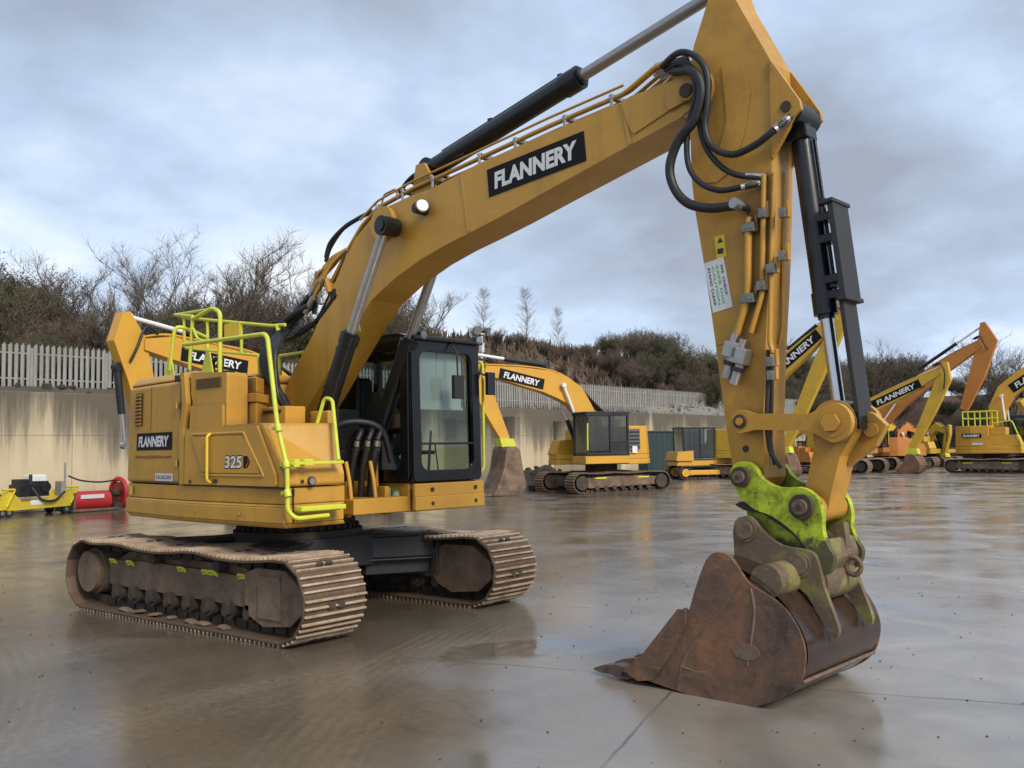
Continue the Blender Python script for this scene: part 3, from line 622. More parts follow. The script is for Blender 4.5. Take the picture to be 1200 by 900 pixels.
add = MB(); add.add([(1.44, .375-.003, 1.66), (1.38, .375-.003, 1.58), (1.32+.0, .375-.003, 1.66), (1.38, .375-.003, 1.74)], [(0, 1, 2, 3)]); U(add, 'diamond_sticker', ('white',), cab)

# ---- boom
BW = .21
top = [(338, 500), (333, 478), (332, 460), (347, 428), (367, 392), (385, 350), (404, 304), (416, 280), (434, 258), (450, 244), (478, 231), (510, 219), (540, 203), (560, 192), (640, 157), (729, 119), (752, 108), (775, 98), (800, 91), (813, 94), (819, 104)]
bot = [(813, 124), (797, 138), (742, 168), (700, 191), (640, 224), (590, 252), (551, 272.5), (522, 287), (493, 304), (464, 325), (435, 352), (415, 383), (397, 414), (372, 458), (352, 492), (345, 503)]
bp = [S(x, y, -BW) for x, y in top+bot]
q = MB(); q.prism(bp[::-1], -BW, BW)
boom = U(q, 'boom', ('yellow',), bevel=.014)
def bpl(poly, name, y0=-BW-.012, y1=-BW-.001, mats=('yellow',), bv=.005, par=None):
    q = MB(); q.prism([S(x, y, -BW) for x, y in poly][::-1], y0, y1); return U(q, name, mats, par or boom, bv)
bpl([(728, 121), (740, 113), (798, 93), (812, 96), (812, 112), (744, 157), (739, 152)], 'nose_casting')
bpl([(783, 103), (800, 93), (812, 99), (810, 117), (786, 130), (782, 124)], 'nose_boss', -BW-.03)
bpl([(726, 121), (730, 119), (741, 168), (737, 170)], 'weld_seam', -BW-.006)
bpl([(539, 205), (542, 203), (551, 271), (548, 272)], 'weld_seam', -BW-.006)
for px, py, r in ((452, 262, .17),):
    x, z = S(px, py, -BW); q = MB(); q.ycyl(x, z, -BW-.06, BW+.06, r, 36); U(q, 'cylinder_boss', ('yellow',), boom, .012)
x, z = S(805, 106.5, -.26); q = MB(); q.ycyl(x, z, -.285, .285, .055, 24, 1); q.ycyl(x, z, -.27, .27, .075, 24, 0); U(q, 'boom_tip_pin', ('yellow', 'muddy_dark'), boom, .006)
xa, za = S(570, 218, -BW); xb, zb = S(683, 174, -BW); xm, zm = S(626.5, 194, -BW); ang = math.atan2(zb-za, xb-xa)
Xd, Yd = (math.cos(ang), 0, math.sin(ang)), (-math.sin(ang), 0, math.cos(ang))
decal('decal', 'FLANNERY', (xm, -BW-.004, zm), Xd, Yd, math.hypot(xb-xa, zb-za), .26, boom, M('decal_black', 'white'), .86, .60)
decal('decal', 'FLANNERY', (xm, BW+.004, zm), (-Xd[0], 0, -Xd[2]), Yd, math.hypot(xb-xa, zb-za), .26, boom, M('decal_black', 'white'), .86, .60)
x, z = S(493, 245, -BW-.06); q = MB(); q.ycyl(x, z, -BW-.13, -BW, .055, 20, 1); q.cyl((x+.03, -BW-.09, z), (x+.09, -BW-.12, z+.01), .06, 20, 1, .065); q.cyl((x+.09, -BW-.12, z+.01), (x+.096, -BW-.123, z+.011), .055, 20, 0); U(q, 'boom_lamp', ('lamp_lens', 'black'), boom, .006)
# steel pipes along the boom
def off_line(pts, dz): return [(x, z+dz) for x, z in pts]
tl = [S(x, y, -BW) for x, y in [(385, 335), (404, 298), (420, 270), (440, 248), (480, 226), (540, 199), (640, 153), (729, 115), (745, 101), (765, 84), (776, 80)]]
for i, (y, dz, r) in enumerate(((-.17, .05, .020), (-.11, .075, .017), (-.04, .05, .017), (.05, .06, .02), (.12, .06, .017), (-.185, .115, .012))):
    q = MB(); q.tube(fillet([(x, y, z+dz) for x, z in tl[(2 if i == 5 else 0):(8 if i == 5 else 11)]], .06), r, 8); U(q, 'steel_pipe', ('yellow',), boom)
for px, py in ((404, 300), (440, 249), (470, 231), (505, 216), (560, 190), (602, 172), (660, 146), (715, 122)):
    x, z = S(px, py, -BW); q = MB(); q.box((x, -.02, z+.065), (.035, .36, .05), 0, Matrix.Rotation(-.4, 3, 'Y')); q.box((x, -.19, z+.03), (.03, .015, .12)); U(q, 'pipe_clamp', ('steel',), boom, .004)
# fittings where hose meets pipe at the knee
rk = random.Random(14)
for i in range(15):
    y = -.27+i*.039; lift = rk.uniform(-1, 1)
    e = Vector(S3(360+i*.9+rk.uniform(-5, 5), 356+rk.uniform(-12, 10)-i*.6, y)); k = i/14*16
    yl = -.42-.02*i; pts = [S3(338+k*.5, 488, yl), S3(330+rk.uniform(-4, 4), 468, yl), S3(312+k*.6+rk.uniform(-4, 4), 438, yl), S3(313+k*.6+rk.uniform(-5, 5), 408, yl*.9), S3(334+k*.5, 380+lift*5, yl*.45+y*.5), e]
    q = MB(); q.tube(pts, .031 if i % 4 else .038, 9, curve=True); U(q, 'hydraulic_hose', ('rubber',), boom)
    p2 = Vector(S3(372+rk.uniform(-2, 8), 328+rk.uniform(-10, 6), y)); p3 = Vector(S3(388+rk.uniform(-2, 5), 309+rk.uniform(-8, 4), y*.9)); p4 = Vector(S3(406, 292, y*.8)); d = (p2-e).normalized()
    q = MB(); q.tube(fillet([e, p2, p3, p4], .08), .017, 8, 0); q.cyl(e-d*.10, e+d*.06, .030, 10, 1); q.cyl(e+d*.06, e+d*.11, .034, 6, 1); q.cyl(p2-d*.02, p2+d*.03, .027, 6, 1)
    U(q, 'hose_fitting', ('yellow', 'steel'), boom)
x, z = S(388, 335, -.2); q = MB(); q.box((x-.03, -.02, z), (.05, .46, .18), 0, Matrix.Rotation(-.5, 3, 'Y')); q.box((x+.05, -.20, z-.1), (.10, .03, .12), 1); U(q, 'hose_bracket', ('yellow', 'guard_grey'), boom, .006)
for i in range(4):
    y = -.2+i*.11
    q = MB(); q.tube([S3(320, 400, y), S3(345, 395-i*3, y), S3(372, 375, y), S3(395, 345-i*6, y)], .028, 8, curve=True); U(q, 'hydraulic_hose', ('rubber',), boom)
for y, o in ((-.12, 0), (.03, 5)):
    q = MB(); q.tube([S3(382, 302+o, y), S3(387, 285+o, y), S3(402, 268, y), S3(420, 256, y), S3(436, 248, y)], .024, 8, curve=True); U(q, 'hydraulic_hose', ('rubber',), boom)
q = MB(); q.tube([S3(468, 226, -.05), S3(480, 210, -.05), S3(495, 200, -.05), S3(520, 190, -.05), S3(545, 180, -.05)], .022, 8, curve=True); U(q, 'hydraulic_hose', ('rubber',), boom)
q = MB(); q.tube([S3(482, 215, .08), S3(492, 200, .08), S3(508, 195, .08), S3(535, 186, .08)], .022, 8, curve=True); U(q, 'hydraulic_hose', ('rubber',), boom)
q = MB()
xx = [S3(447, 240, -.18), S3(450, 228, -.18), S3(464, 221, -.18), S3(466, 233, -.18)]; q.tube(fillet(xx, .03), .010, 6); U(q, 'pipe_guard', ('yellow',), boom)

def ram(name, p0, p1, split, r, rr, mats, parent=None, neck=.10, up_frame=True, rod_mat='chrome'):
    """barrel from p0 to split, rod on to p1"""
    p0, p1 = Vector(p0), Vector(p1); d = (p1-p0).normalized(); sp = p0+(p1-p0)*split
    q = MB(); q.tube([p0, sp-d*neck], r, 24); q.tube([sp-d*neck, sp], r*1.13, 24); q.tube([sp, sp+d*.03], r*.8, 20)
    q.ycyl(p0.x, p0.z, p0.y-r*.9, p0.y+r*.9, r*1.15, 24)
    a = d.cross(Vector((0, 1, 0))).normalized()
    q.tube([p0+d*.2+a*(r+.018), sp-d*.14+a*(r+.018)], .014, 8); q.box(sp-d*.2+a*(r+.01), (.05, .06, .05)); q.box(p0+(sp-p0)*.45+a*(r+.01), (.05, .06, .05))
    b = U(q, name, mats, parent, .006)
    q = MB(); q.tube([sp, p1-d*.05], rr, 24, 0); q.ycyl(p1.x, p1.z, p1.y-rr*1.3, p1.y+rr*1.3, rr*1.9, 24, 1); U(q, 'piston_rod', (rod_mat, mats[0]), b, .005)
    return b
for s in (-1, 1):
    p1 = S(452, 265, -.40) if s < 0 else S(452, 265, -.40)
    p0 = S(372, 512, -.40)
    b = ram('boom_cylinder', (p0[0], s*.40, p0[1]), (p1[0], s*.40, p1[1]), .50, .092, .052, ('cyl_black',), rod_mat='steel')
    q = MB(); q.ycyl(p1[0], p1[1], s*.27, s*.47, .095, 24); q.ycyl(p1[0], p1[1], s*.47, s*.485, .06, 20); U(q, 'end_cap', ('cyl_black',), b, .012)
    q = MB(); q.tube([(p0[0], s*.2, p0[1]), (p0[0], s*.5, p0[1])], .07, 20); q.prism([(p0[0]-.16, 1.2), (p0[0]-.12, p0[1]+.06), (p0[0]+.12, p0[1]+.08), (p0[0]+.14, 1.2)], s*.27, s*.31); U(q, 'cylinder_bracket', ('yellow',), bevel=.008)
x, z = S(401, 380, -.46); q = MB(); q.prism([(x-.07, z-.05), (x-.04, z+.12), (x+.02, z+.06), (x+.05, z-.06)], -.27, -.262); U(q, 'green_tag', ('green_mark',), boom)
# hoses and valves between tool box and cab
for i, (y, x) in enumerate(((-.05, 1.0), (.03, 1.08), (.12, 1.12), (.20, 1.05))):
    q = MB(); q.tube([(x, y, 1.20), (x+.10, y-.05, 1.52), (x+.16, y-.03, 1.78)], .034, 10, curve=True, mat=0); q.cyl((x+.155, y-.03, 1.74), (x+.17, y-.03, 1.84), .030, 8, 1); q.tube([(x+.17, y-.03, 1.84), (x+.14, y+.05, 1.95), (x-.05, y+.10, 1.90), (x-.2, y+.05, 1.6)], .032, 10, curve=True, mat=0)
    U(q, 'hydraulic_hose', ('rubber', 'steel'))
q = MB(); q.tube([(.85, -.35, 1.75), (1.05, -.2, 2.02), (1.25, .15, 1.98), (1.28, .30, 1.60)], .036, 10, curve=True); U(q, 'hydraulic_hose', ('rubber',))
for y in (-.30, .02):
    q = MB(); q.tube(fillet([(1.36, y, 1.12), (1.32, y, 1.42), (1.26, y, 1.62)], .1), .022, 8); U(q, 'bracket_arm', ('yellow',))
q = MB(); q.box((.62, .05, 1.5), (.5, .7, .5)); q.box((.45, .2, 1.95), (.4, .3, .5)); U(q, 'control_valve', ('black',), bevel=.02)

# ---- stick
SWD = .165
sp = [(861, -2), (850, -34), (838, -24), (832, -8), (824, 19), (813, 54), (809, 80), (808, 130), (811, 215), (815, 249), (828, 327), (838, 398), (846, 462), (854, 520), (860, 556), (872, 566), (890, 572), (896, 560), (894, 488), (897, 404), (901, 327), (904, 230), (905, 110), (903, 71)]
q = MB(); q.prism([S(x, y, -SWD) for x, y in sp][::-1], -SWD, SWD)
stick = U(q, 'stick', ('stick_yellow',), bevel=.014)
def spl(poly, name, y0, y1, mats=('stick_yellow',), bv=.005, off=-SWD):
    q = MB(); q.prism([S(x, y, off) for x, y in poly][::-1], y0, y1); return U(q, name, mats, stick, bv)
for s in (-1, 1):
    spl([(903, 70), (912, 82), (938, 118), (940, 128), (932, 138), (920, 160), (906, 186), (904, 120)], 'cylinder_lug', s*SWD-.02, s*SWD+.02)
x, z = S(921, 125, -SWD-.02); q = MB(); q.ycyl(x, z, -SWD-.03, SWD+.03, .04, 20); U(q, 'pin', ('muddy_dark',), stick, .006)
spl([(846, 78), (872, 74), (880, 110), (872, 160), (858, 200), (840, 214), (820, 214), (840, 190), (852, 140)], 'doubler_plate', -SWD-.008, -SWD-.001)
x, z = S(808, 107, -.2)
q = MB(); q.ycyl(x, z, -.20, .20, .20, 36); U(q, 'pivot_boss', ('stick_yellow',), stick, .01)
spl([(839, 402), (877, 392), (878, 395), (840, 405)], 'weld_seam', -SWD-.006, -SWD-.001)
# pipes on the stick's side
def spipe(pts, r, y, mats=('stick_yellow',), name='steel_pipe', fil=.05):
    q = MB(); q.tube(fillet([S3(px, py, y) for px, py in pts], fil), r, 10); U(q, name, mats, stick)
spipe([(877, 255), (876, 348), (863, 392)], .030, -SWD-.05)
spipe([(895, 205), (893, 345), (880, 390)], .021, -SWD-.04)
spipe([(907, 203), (904, 300), (902, 402), (906, 414)], .018, -SWD-.03)
spipe([(918, 203), (917, 380), (914, 402), (906, 412), (904, 425)], .014, .02)
spipe([(900, 410), (900, 448), (898, 500), (902, 530), (915, 548)], .016, -SWD-.02, ('rubber',), 'hydraulic_hose')
spipe([(905, 430), (904, 480), (903, 520), (908, 545)], .014, -.08, ('rubber',), 'hydraulic_hose')
for px, py, w in ((878, 267, .13), (877, 350, .14), (894, 250, .07), (893, 335, .08), (904, 315, .08), (918, 300, .06), (918, 250, .06), (904, 424, .07), (904, 440, .06)):
    x, z = S(px, py, -SWD-.05); q = MB(); w *= .8; q.box((x, -SWD-.052, z), (w, .06, .07)); q.ycyl(x+w*.3, z, -SWD-.095, -SWD-.08, .015, 8); q.box((x+w*.45, -SWD-.02, z+.03), (.025, .04, .12), 1); U(q, 'pipe_clamp', ('clamp', 'stick_yellow'), stick, .008)
for px, py in ((857, 410), (866, 417)):
    x, z = S(px, py, -SWD-.09); q = MB(); q.box((x, -SWD-.06, z), (.12, .12, .12), 0, Matrix.Rotation(.3, 3, 'Y')); q.cyl((x, -SWD-.07, z-.04), (x-.06, -SWD-.07, z-.20), .036, 12, 0); q.cyl((x-.02, -SWD-.07, z-.08), (x-.03, -SWD-.07, z-.11), .05, 12, 1); q.cyl((x, -SWD-.07, z+.05), (x+.03, -SWD-.07, z+.12), .03, 8, 0); U(q, 'pipe_valve', ('steel', 'rubber'), stick, .01)
# stickers
x0, z0 = S(842, 334, -SWD); Xs = Vector((-.20, 0, 1.0)).normalized(); Xs = Vector((.17, 0, -1)).normalized()
Ys = Vector((1, 0, .17)).normalized()
q = MB(); add_panel(q, (x0, -SWD-.003, z0), Ys, -Xs, .17, .39, 0)
for k, t in enumerate(('PPE  CHECK', 'SAFE DIG', 'CAUTION', 'STAND CLEAR')):
    add_text(q, t, Vector((x0, -SWD-.0062, z0))+Ys*(.055-.036*k)+Xs*(.0 if k else -.02), Xs, Ys, .30 if k else .24, .020, 1 if k in (1, 2) else 2, 0, .02)
U(q, 'information_sticker', ('white', 'green_mark', 'guard_grey'), stick)
x0, z0 = S(844.5, 289, -SWD); q = MB(); add_panel(q, (x0, -SWD-.003, z0), (1, 0, .1), (-.1, 0, 1), .085, .17, 0)
q.add([(x0-.025, -SWD-.0065, z0+.03), (x0+.025, -SWD-.0065, z0+.03), (x0, -SWD-.0065, z0+.07)], [(0, 1, 2)], 1); q.box((x0, -SWD-.0065, z0-.035), (.05, .002, .04), 1); U(q, 'warning_sticker', ('yellow_bright', 'guard_grey'), stick)
x0, z0 = S(874, 526, -SWD); q = MB(); q.ycyl(x0, z0, -SWD-.004, -SWD-.001, .025, 14); U(q, 'bolt_hole', ('black',), stick)
# looping hoses between boom tip and stick
hoses = [([(776, 78), (795, 62), (815, 66), (828, 85), (829, 120), (826, 150), (835, 172), (858, 181), (885, 170), (908, 152), (926, 137)], .026, -.30),
         ([(780, 82), (800, 74), (818, 90), (818, 130), (826, 170), (845, 195), (868, 206), (900, 207)], .022, -.27),
         ([(785, 84), (808, 80), (815, 110), (806, 150), (806, 190), (818, 212), (842, 223), (870, 219), (893, 214)], .022, -.29),
         ([(790, 84), (812, 84), (822, 105), (814, 140), (795, 165), (785, 195), (790, 220), (806, 238), (832, 244), (866, 241), (875, 246)], .036, -.32)]
for pts, r, y in hoses:
    P = [S3(px, py, y+(0 if 0 < i < len(pts)-1 else .09)) for i, (px, py) in enumerate(pts)]
    q = MB(); q.tube(P, r, 10, curve=True, mat=0)
    e, e2 = Vector(P[-1]), Vector(P[-2]); d = (e-e2).normalized(); q.cyl(e-d*.16, e-d*.02, r*1.18, 10, 1)
    U(q, 'hydraulic_hose', ('rubber', 'steel'), stick)
for px, py, y in ((780, 78, -.12), (784, 84, -.02), (778, 82, .08)):
    x, z = S(px, py, y); q = MB(); q.box((x, y, z), (.18, .07, .08)); q.cyl((x+.05, y, z), (x+.2, y, z-.005), .04, 10, 1); U(q, 'hose_fitting', ('steel', 'rubber'), boom, .01)
# ---- stick cylinder on top of the boom
p0 = S(505, 199, 0); p1 = S(848, -14, 0)
scy = ram('stick_cylinder', (p0[0], 0, p0[1]), (p1[0], 0, p1[1]), .575, .095, .052, ('cyl_black',), neck=.18, rod_mat='steel')
for y0_, y1_ in ((-.15, -.11), (.11, .15)):
    q = MB(); q.prism([(p0[0]-.14, p0[1]-.34), (p0[0]-.06, p0[1]+.03), (p0[0]+.06, p0[1]+.03), (p0[0]+.24, p0[1]-.28)], y0_, y1_); U(q, 'cylinder_lug', ('yellow',), boom, .008)
# ---- bucket cylinder, guard and linkage
p0 = S(936, 138, 0); p1 = S(986, 496, 0); 
bcy = ram('bucket_cylinder', (p0[0], 0, p0[1]), (p1[0], 0, p1[1]), .655, .075, .045, ('cyl_black',), neck=.16)
dv = Vector((p1[0]-p0[0], 0, p1[1]-p0[1])).normalized(); nv = Vector((-dv.z, 0, dv.x)); nv = nv if nv.x > 0 else -nv
rot = Matrix((nv, Vector((0, 1, 0)), dv)).transposed()
P0 = Vector((p0[0], 0, p0[1])); Ltot = (Vector((p1[0], 0, p1[1]))-P0).length
def along(t, o, y=0): return P0+dv*t*Ltot+nv*o+Vector((0, y, 0))
q = MB(); q.box(along(.47, .19), (.045, .26, .31*Ltot), 0, rot); q.box(along(.315, .185), (.075, .30, .03), 0, rot); q.box(along(.625, .185), (.075, .30, .03), 0, rot)
for t in (.35, .42, .55, .6): q.box(along(t, .11), (.14, .12, .06), 1, rot)
U(q, 'rod_guard', ('guard_grey', 'cyl_black'), bcy, .006)
q = MB(); q.box(along(.80, .165), (.035, .22, .38*Ltot), 0, rot); q.box(along(.97, .10), (.14, .16, .10), 1, rot); q.box(along(1.0, .13), (.10, .24, .12), 1, rot); U(q, 'sliding_guard', ('guard_grey', 'cyl_black'), bcy, .006)
q = MB(); q.cyl(along(.015, -.1, -.1), along(.03, -.02, -.06), .035, 12, 0); q.ycyl(P0.x, P0.z, -.16, .16, .10, 24, 0); q.box(along(.06, 0), (.16, .18, .10), 0, rot); U(q, 'cylinder_head', ('cyl_black',), bcy, .01)
def link(poly_pts, r0, r1, y0, y1, name, mats=('stick_yellow',), w=None, parent=None):
    (xa, za), (xb, zb) = poly_pts; a = math.atan2(zb-za, xb-xa); n = 14; pts = []; 
    for i in range(n+1): t = a+PI/2+PI*i/n; pts.append((xa+r0*math.cos(t), za+r0*math.sin(t)))
    if w:
        c_, s_ = math.cos(a), math.sin(a); pts.append((xa+r0*1.3*c_+w*s_, za+r0*1.3*s_-w*c_)); pts.append((xb-r1*1.2*c_+w*s_, zb-r1*1.2*s_-w*c_))
    for i in range(n+1): t = a-PI/2+PI*i/n; pts.append((xb+r1*math.cos(t), zb+r1*math.sin(t)))
    if w: pts.append((xb-r1*1.2*c_-w*s_, zb-r1*1.2*s_+w*c_)); pts.append((xa+r0*1.3*c_-w*s_, za+r0*1.3*s_+w*c_))
    q = MB(); q.prism(pts, y0, y1); return U(q, name, mats, parent, .012)
la, lb = S(870, 494, -.24), S(977, 495, -.24)
for s in (-1, 1):
    l_ = link((la, lb), .085, .135, s*.24-.03, s*.24+.03, 'side_link', w=.058)
    for pins in (((la, .20, .285, .05, 20, 1), (la, .27, .295, .028, 16, 0)), ((lb, .20, .275, .10, 24, 0), (lb, .275, .31, .065, 6, 0))):
        q = MB()
        for c_, a_, b_, r_, n_, m_ in pins: q.ycyl(c_[0], c_[1], min(s*a_, s*b_), max(s*a_, s*b_), r_, n_, m_)
        U(q, 'link_pin', ('stick_yellow', 'muddy_dark'), l_, .006)
pa, pb = S(979, 496, -.10), S(956, 596, -.10)
pl = link((pa, pb), .16, .10, -.13, .13, 'bucket_link', w=.095)
q = MB(); q.ycyl(pa[0], pa[1], -.20, .20, .13, 28); q.ycyl(pb[0], pb[1], -.2, .2, .10, 24); q.prism([(pa[0]+.02, pa[1]-.30), (pa[0]+.22, pa[1]-.16), (pa[0]+.30, pa[1]-.02), (pa[0]+.22, pa[1]+.06), (pa[0]+.1, pa[1]+.1)], .02, .10); q.ycyl(pa[0]+.20, pa[1]-.05, .0, .12, .05, 16); U(q, 'link_boss', ('stick_yellow',), pl, .01)

# ---- quick coupler
cp = [(857, 566), (856, 552), (862, 543), (873, 541), (884, 547), (893, 561), (912, 571), (936, 571), (951, 577), (960, 590), (964, 606), (964, 622), (970, 640), (977, 652), (974, 668), (965, 674), (952, 660), (944, 642), (928, 622), (905, 605), (885, 597), (868, 584)]
q = MB()
def smooth2(P, sub=4, i0=0, i1=None):
    i1 = len(P)-1 if i1 is None else i1
    mid = [(v.x, v.y) for v in spline([Vector(p) for p in P[i0:i1+1]], sub)]
    return list(P[:i0])+mid+list(P[i1+1:])
for s in (-1, 1): q.prism(smooth2([S(x, y, -.26) for x, y in cp], 3)[::-1], s*.235-.028, s*.235+.028)
cpl = U(q, 'quick_coupler', ('lime_worn', 'muddy_dark'), bevel=.014)
q = MB(); q.prism([S(x, y, -.26) for x, y in [(868, 590), (885, 600), (905, 608), (928, 625), (944, 645), (925, 647), (900, 636), (885, 618), (870, 606)]][::-1], -.19, .19, 0)
U(q, 'coupler_body', ('lime_worn',), cpl, .012)
q = MB(); q.prism([S(x, y, -.26) for x, y in [(864, 588), (858, 592), (868, 598), (890, 602), (925, 626), (955, 658), (960, 652), (930, 620), (906, 603), (884, 594)]][::-1], -.22, .215, 0); U(q, 'wear_strip', ('muddy_dark',), cpl, .008)
for px, py, r in ((867, 559, .072), (938.5, 594, .085)):
    x, z = S(px, py, -.29); q = MB(); q.ycyl(x, z, -.30, .30, r, 28, 0); q.ycyl(x, z, -.325, .325, r*.62, 24, 1); q.ycyl(x, z, -.335, .335, r*.25, 12, 0); U(q, 'coupler_pin', ('muddy_dark', 'rust_worn'), cpl, .008)
q = MB(); x, z = S(975, 655, -.05); q.prism([(x-.25, z-.05), (x-.08, z+.10), (x+.05, z+.16), (x+.09, z+.02), (x+.02, z-.10)], -.20, .20); q.prism([(x-.02, z+.05), (x-.02, z+.24), (x+.06, z+.26), (x+.08, z+.05)], .02, .10); U(q, 'coupler_hook', ('mud_lime',), cpl, .03)
x, z = S(1000, 660, .05); q = MB(); ring = [(x+.055*math.cos(t/12*2*PI), .05, z-.02+.06*math.sin(t/12*2*PI)) for t in range(13)]; q.tube(ring, .018, 8); q.box((x-.07, .05, z+.09), (.10, .05, .05), 0, Matrix.Rotation(.9, 3, 'Y')); U(q, 'lifting_eye', ('muddy',), cpl)

# ---- bucket
BY = .60
prof = [(4.93, .035), (5.25, .012), (5.6, .006), (5.95, .008), (6.14, .05), (6.29, .15), (6.38, .28), (6.405, .40), (6.37, .53), (6.28, .66), (6.14, .79), (5.98, .88), (5.82, .94), (5.72, .955)]
prof = smooth2(prof, 3)
sideP = [S(x, y, -BY) for x, y in [(733, 786), (757, 768), (775, 744), (797, 716), (803, 712), (808, 718), (816, 690), (826, 662), (834, 650), (846, 647), (857, 653), (868, 668), (880, 684), (905, 700), (925, 718), (940, 745), (945, 772), (938, 800), (918, 817), (882, 829), (840, 823), (795, 809), (760, 797)]]
sideP = smooth2(sideP, 4, 6)
q = MB()
ins = []
for i, (x, z) in enumerate(prof):
    a = prof[max(i-1, 0)]; b_ = prof[min(i+1, len(prof)-1)]; t = Vector((b_[0]-a[0], b_[1]-a[1])).normalized(); ins.append((x-t.y*.03, z+t.x*.03))
n = len(prof)
vs = [(x, y, z) for y in (-BY+.005, BY-.005) for x, z in prof] + [(x, y, z) for y in (-BY+.005, BY-.005) for x, z in ins]
fs = [(i, i+1, n+i+1, n+i) for i in range(n-1)] + [(2*n+i+1, 2*n+i, 3*n+i, 3*n+i+1) for i in range(n-1)] + [(0, n, 3*n, 2*n), (n-1, 3*n-1, 4*n-1, 2*n-1)]
q.add(vs, fs, 0, True)
bk = U(q, 'bucket', ('bucket_shell', 'rust'))
for s in (-1, 1):
    q = MB(); q.prism(sideP[::-1], s*BY-.017, s*BY+.017); sd = U(q, 'side_plate', ('rust',), bk, .010)
q = MB(); q.prism([S(x, y, -BY) for x, y in [(733, 784), (757, 764), (797, 713), (806, 714), (806, 730), (790, 765), (768, 796), (750, 797)]][::-1], -BY-.035, -BY-.016); U(q, 'side_cutter', ('rust',), bk, .012)
q = MB(); q.prism([S(x, y, -BY) for x, y in [(795, 808), (800, 785), (850, 790), (905, 797), (935, 803), (918, 818), (880, 830), (840, 824)]][::-1], -BY-.028, -BY-.016); U(q, 'wear_plate', ('rust',), bk, .01)
q = MB(); x, z = S(876, 763, -BY); q.ycyl(x, z, -BY-.024, -BY-.016, .10, 24)
q.v = [(x+(v[0]-x)*1.0, v[1], z+(v[2]-z)*.55) for v in q.v]; U(q, 'oval_badge', ('rust_worn',), bk, .004)
q = MB(); q.tube([S3(876, 780, -BY-.012), S3(884, 720, -BY-.012), S3(880, 690, -BY-.012)], .012, 6, curve=True); q.tube([S3(866, 690, -BY-.012), S3(848, 710, -BY-.012), S3(806, 764, -BY-.012), S3(793, 806, -BY-.012)], .010, 6, curve=True); q.tube([S3(797, 780, -BY-.012), S3(815, 787, -BY-.012), S3(830, 788, -BY-.012)], .010, 6, curve=True); U(q, 'weld_seam', ('rust_worn',), bk)
q = MB(); q.tube([(6.352, -.58, .20), (6.352, .58, .20)], .014, 8); U(q, 'back_weld', ('rust_worn',), bk)
for k in range(1):
    q = MB(); q.box((5.9+.12*k, 0, .006), (.1, 1.1, .02)); U(q, 'wear_strip', ('rust',), bk)
for k in range(5):
    y = -BY+.07+k*(2*BY-.14)/4; q = MB()
    q.prism([(4.99, .02), (4.98, .10), (4.86, .11), (4.80, .095), (4.80, .035), (4.9, .015)], y-.06, y+.06, 0)
    q.prism([(4.82, .03), (4.83, .10), (4.74, .088), (4.655, .055), (4.65, .04), (4.72, .028)], y-.045, y+.045, 0); U(q, 'tooth', ('rust', 'rust_worn'), bk, .015)
q = MB(); q.box((4.97, 0, .05), (.12, 1.18, .05)); U(q, 'lip', ('rust',), bk, .01)
# hinge ears with the lower pins
ear = [(859, 622), (862, 610), (870, 605), (880, 607), (893, 622), (915, 639), (946, 645), (957, 655), (966, 690), (980, 728), (983, 742), (977, 748), (960, 722), (938, 690), (905, 700), (880, 690), (862, 668)]
for s in (-1, 1):
    q = MB(); q.prism(smooth2([S(x, y, -.30) for x, y in ear], 3)[::-1], s*.28-.022, s*.28+.022); U(q, 'hinge_ear', ('mud_lime',), bk, .012)
q = MB(); x, z = S(908, 674, -.45); q.tube([(x, -.582, z-.03), (x, .582, z-.03)], .115, 32); q.prism([(x-.16, z-.10), (x-.10, z+.07), (x+.10, z+.06), (x+.22, z-.12)], -.255, .255); q.tube([(x+.14, -.262, z-.05), (x+.14, .262, z-.05)], .15, 32); U(q, 'torque_tube', ('mud_lime',), bk, .01)
for px, py in ((873, 621), (936.5, 662)):
    x, z = S(px, py, -.31); q = MB(); q.ycyl(x, z, -.33, .33, .062, 24, 0); q.ycyl(x, z, -.315, .315, .085, 24, 1); U(q, 'bucket_pin', ('rust_worn', 'mud_lime'), bk, .01)
q = MB(); xx, zz = S(880, 690, -.3); q.prism([(xx-.12, .88), (xx+.02, 1.0), (xx+.30, .96), (xx+.45, .72), (xx+.1, .86)], -.26, .26); U(q, 'back_stiffener', ('mud_lime',), bk, .02)

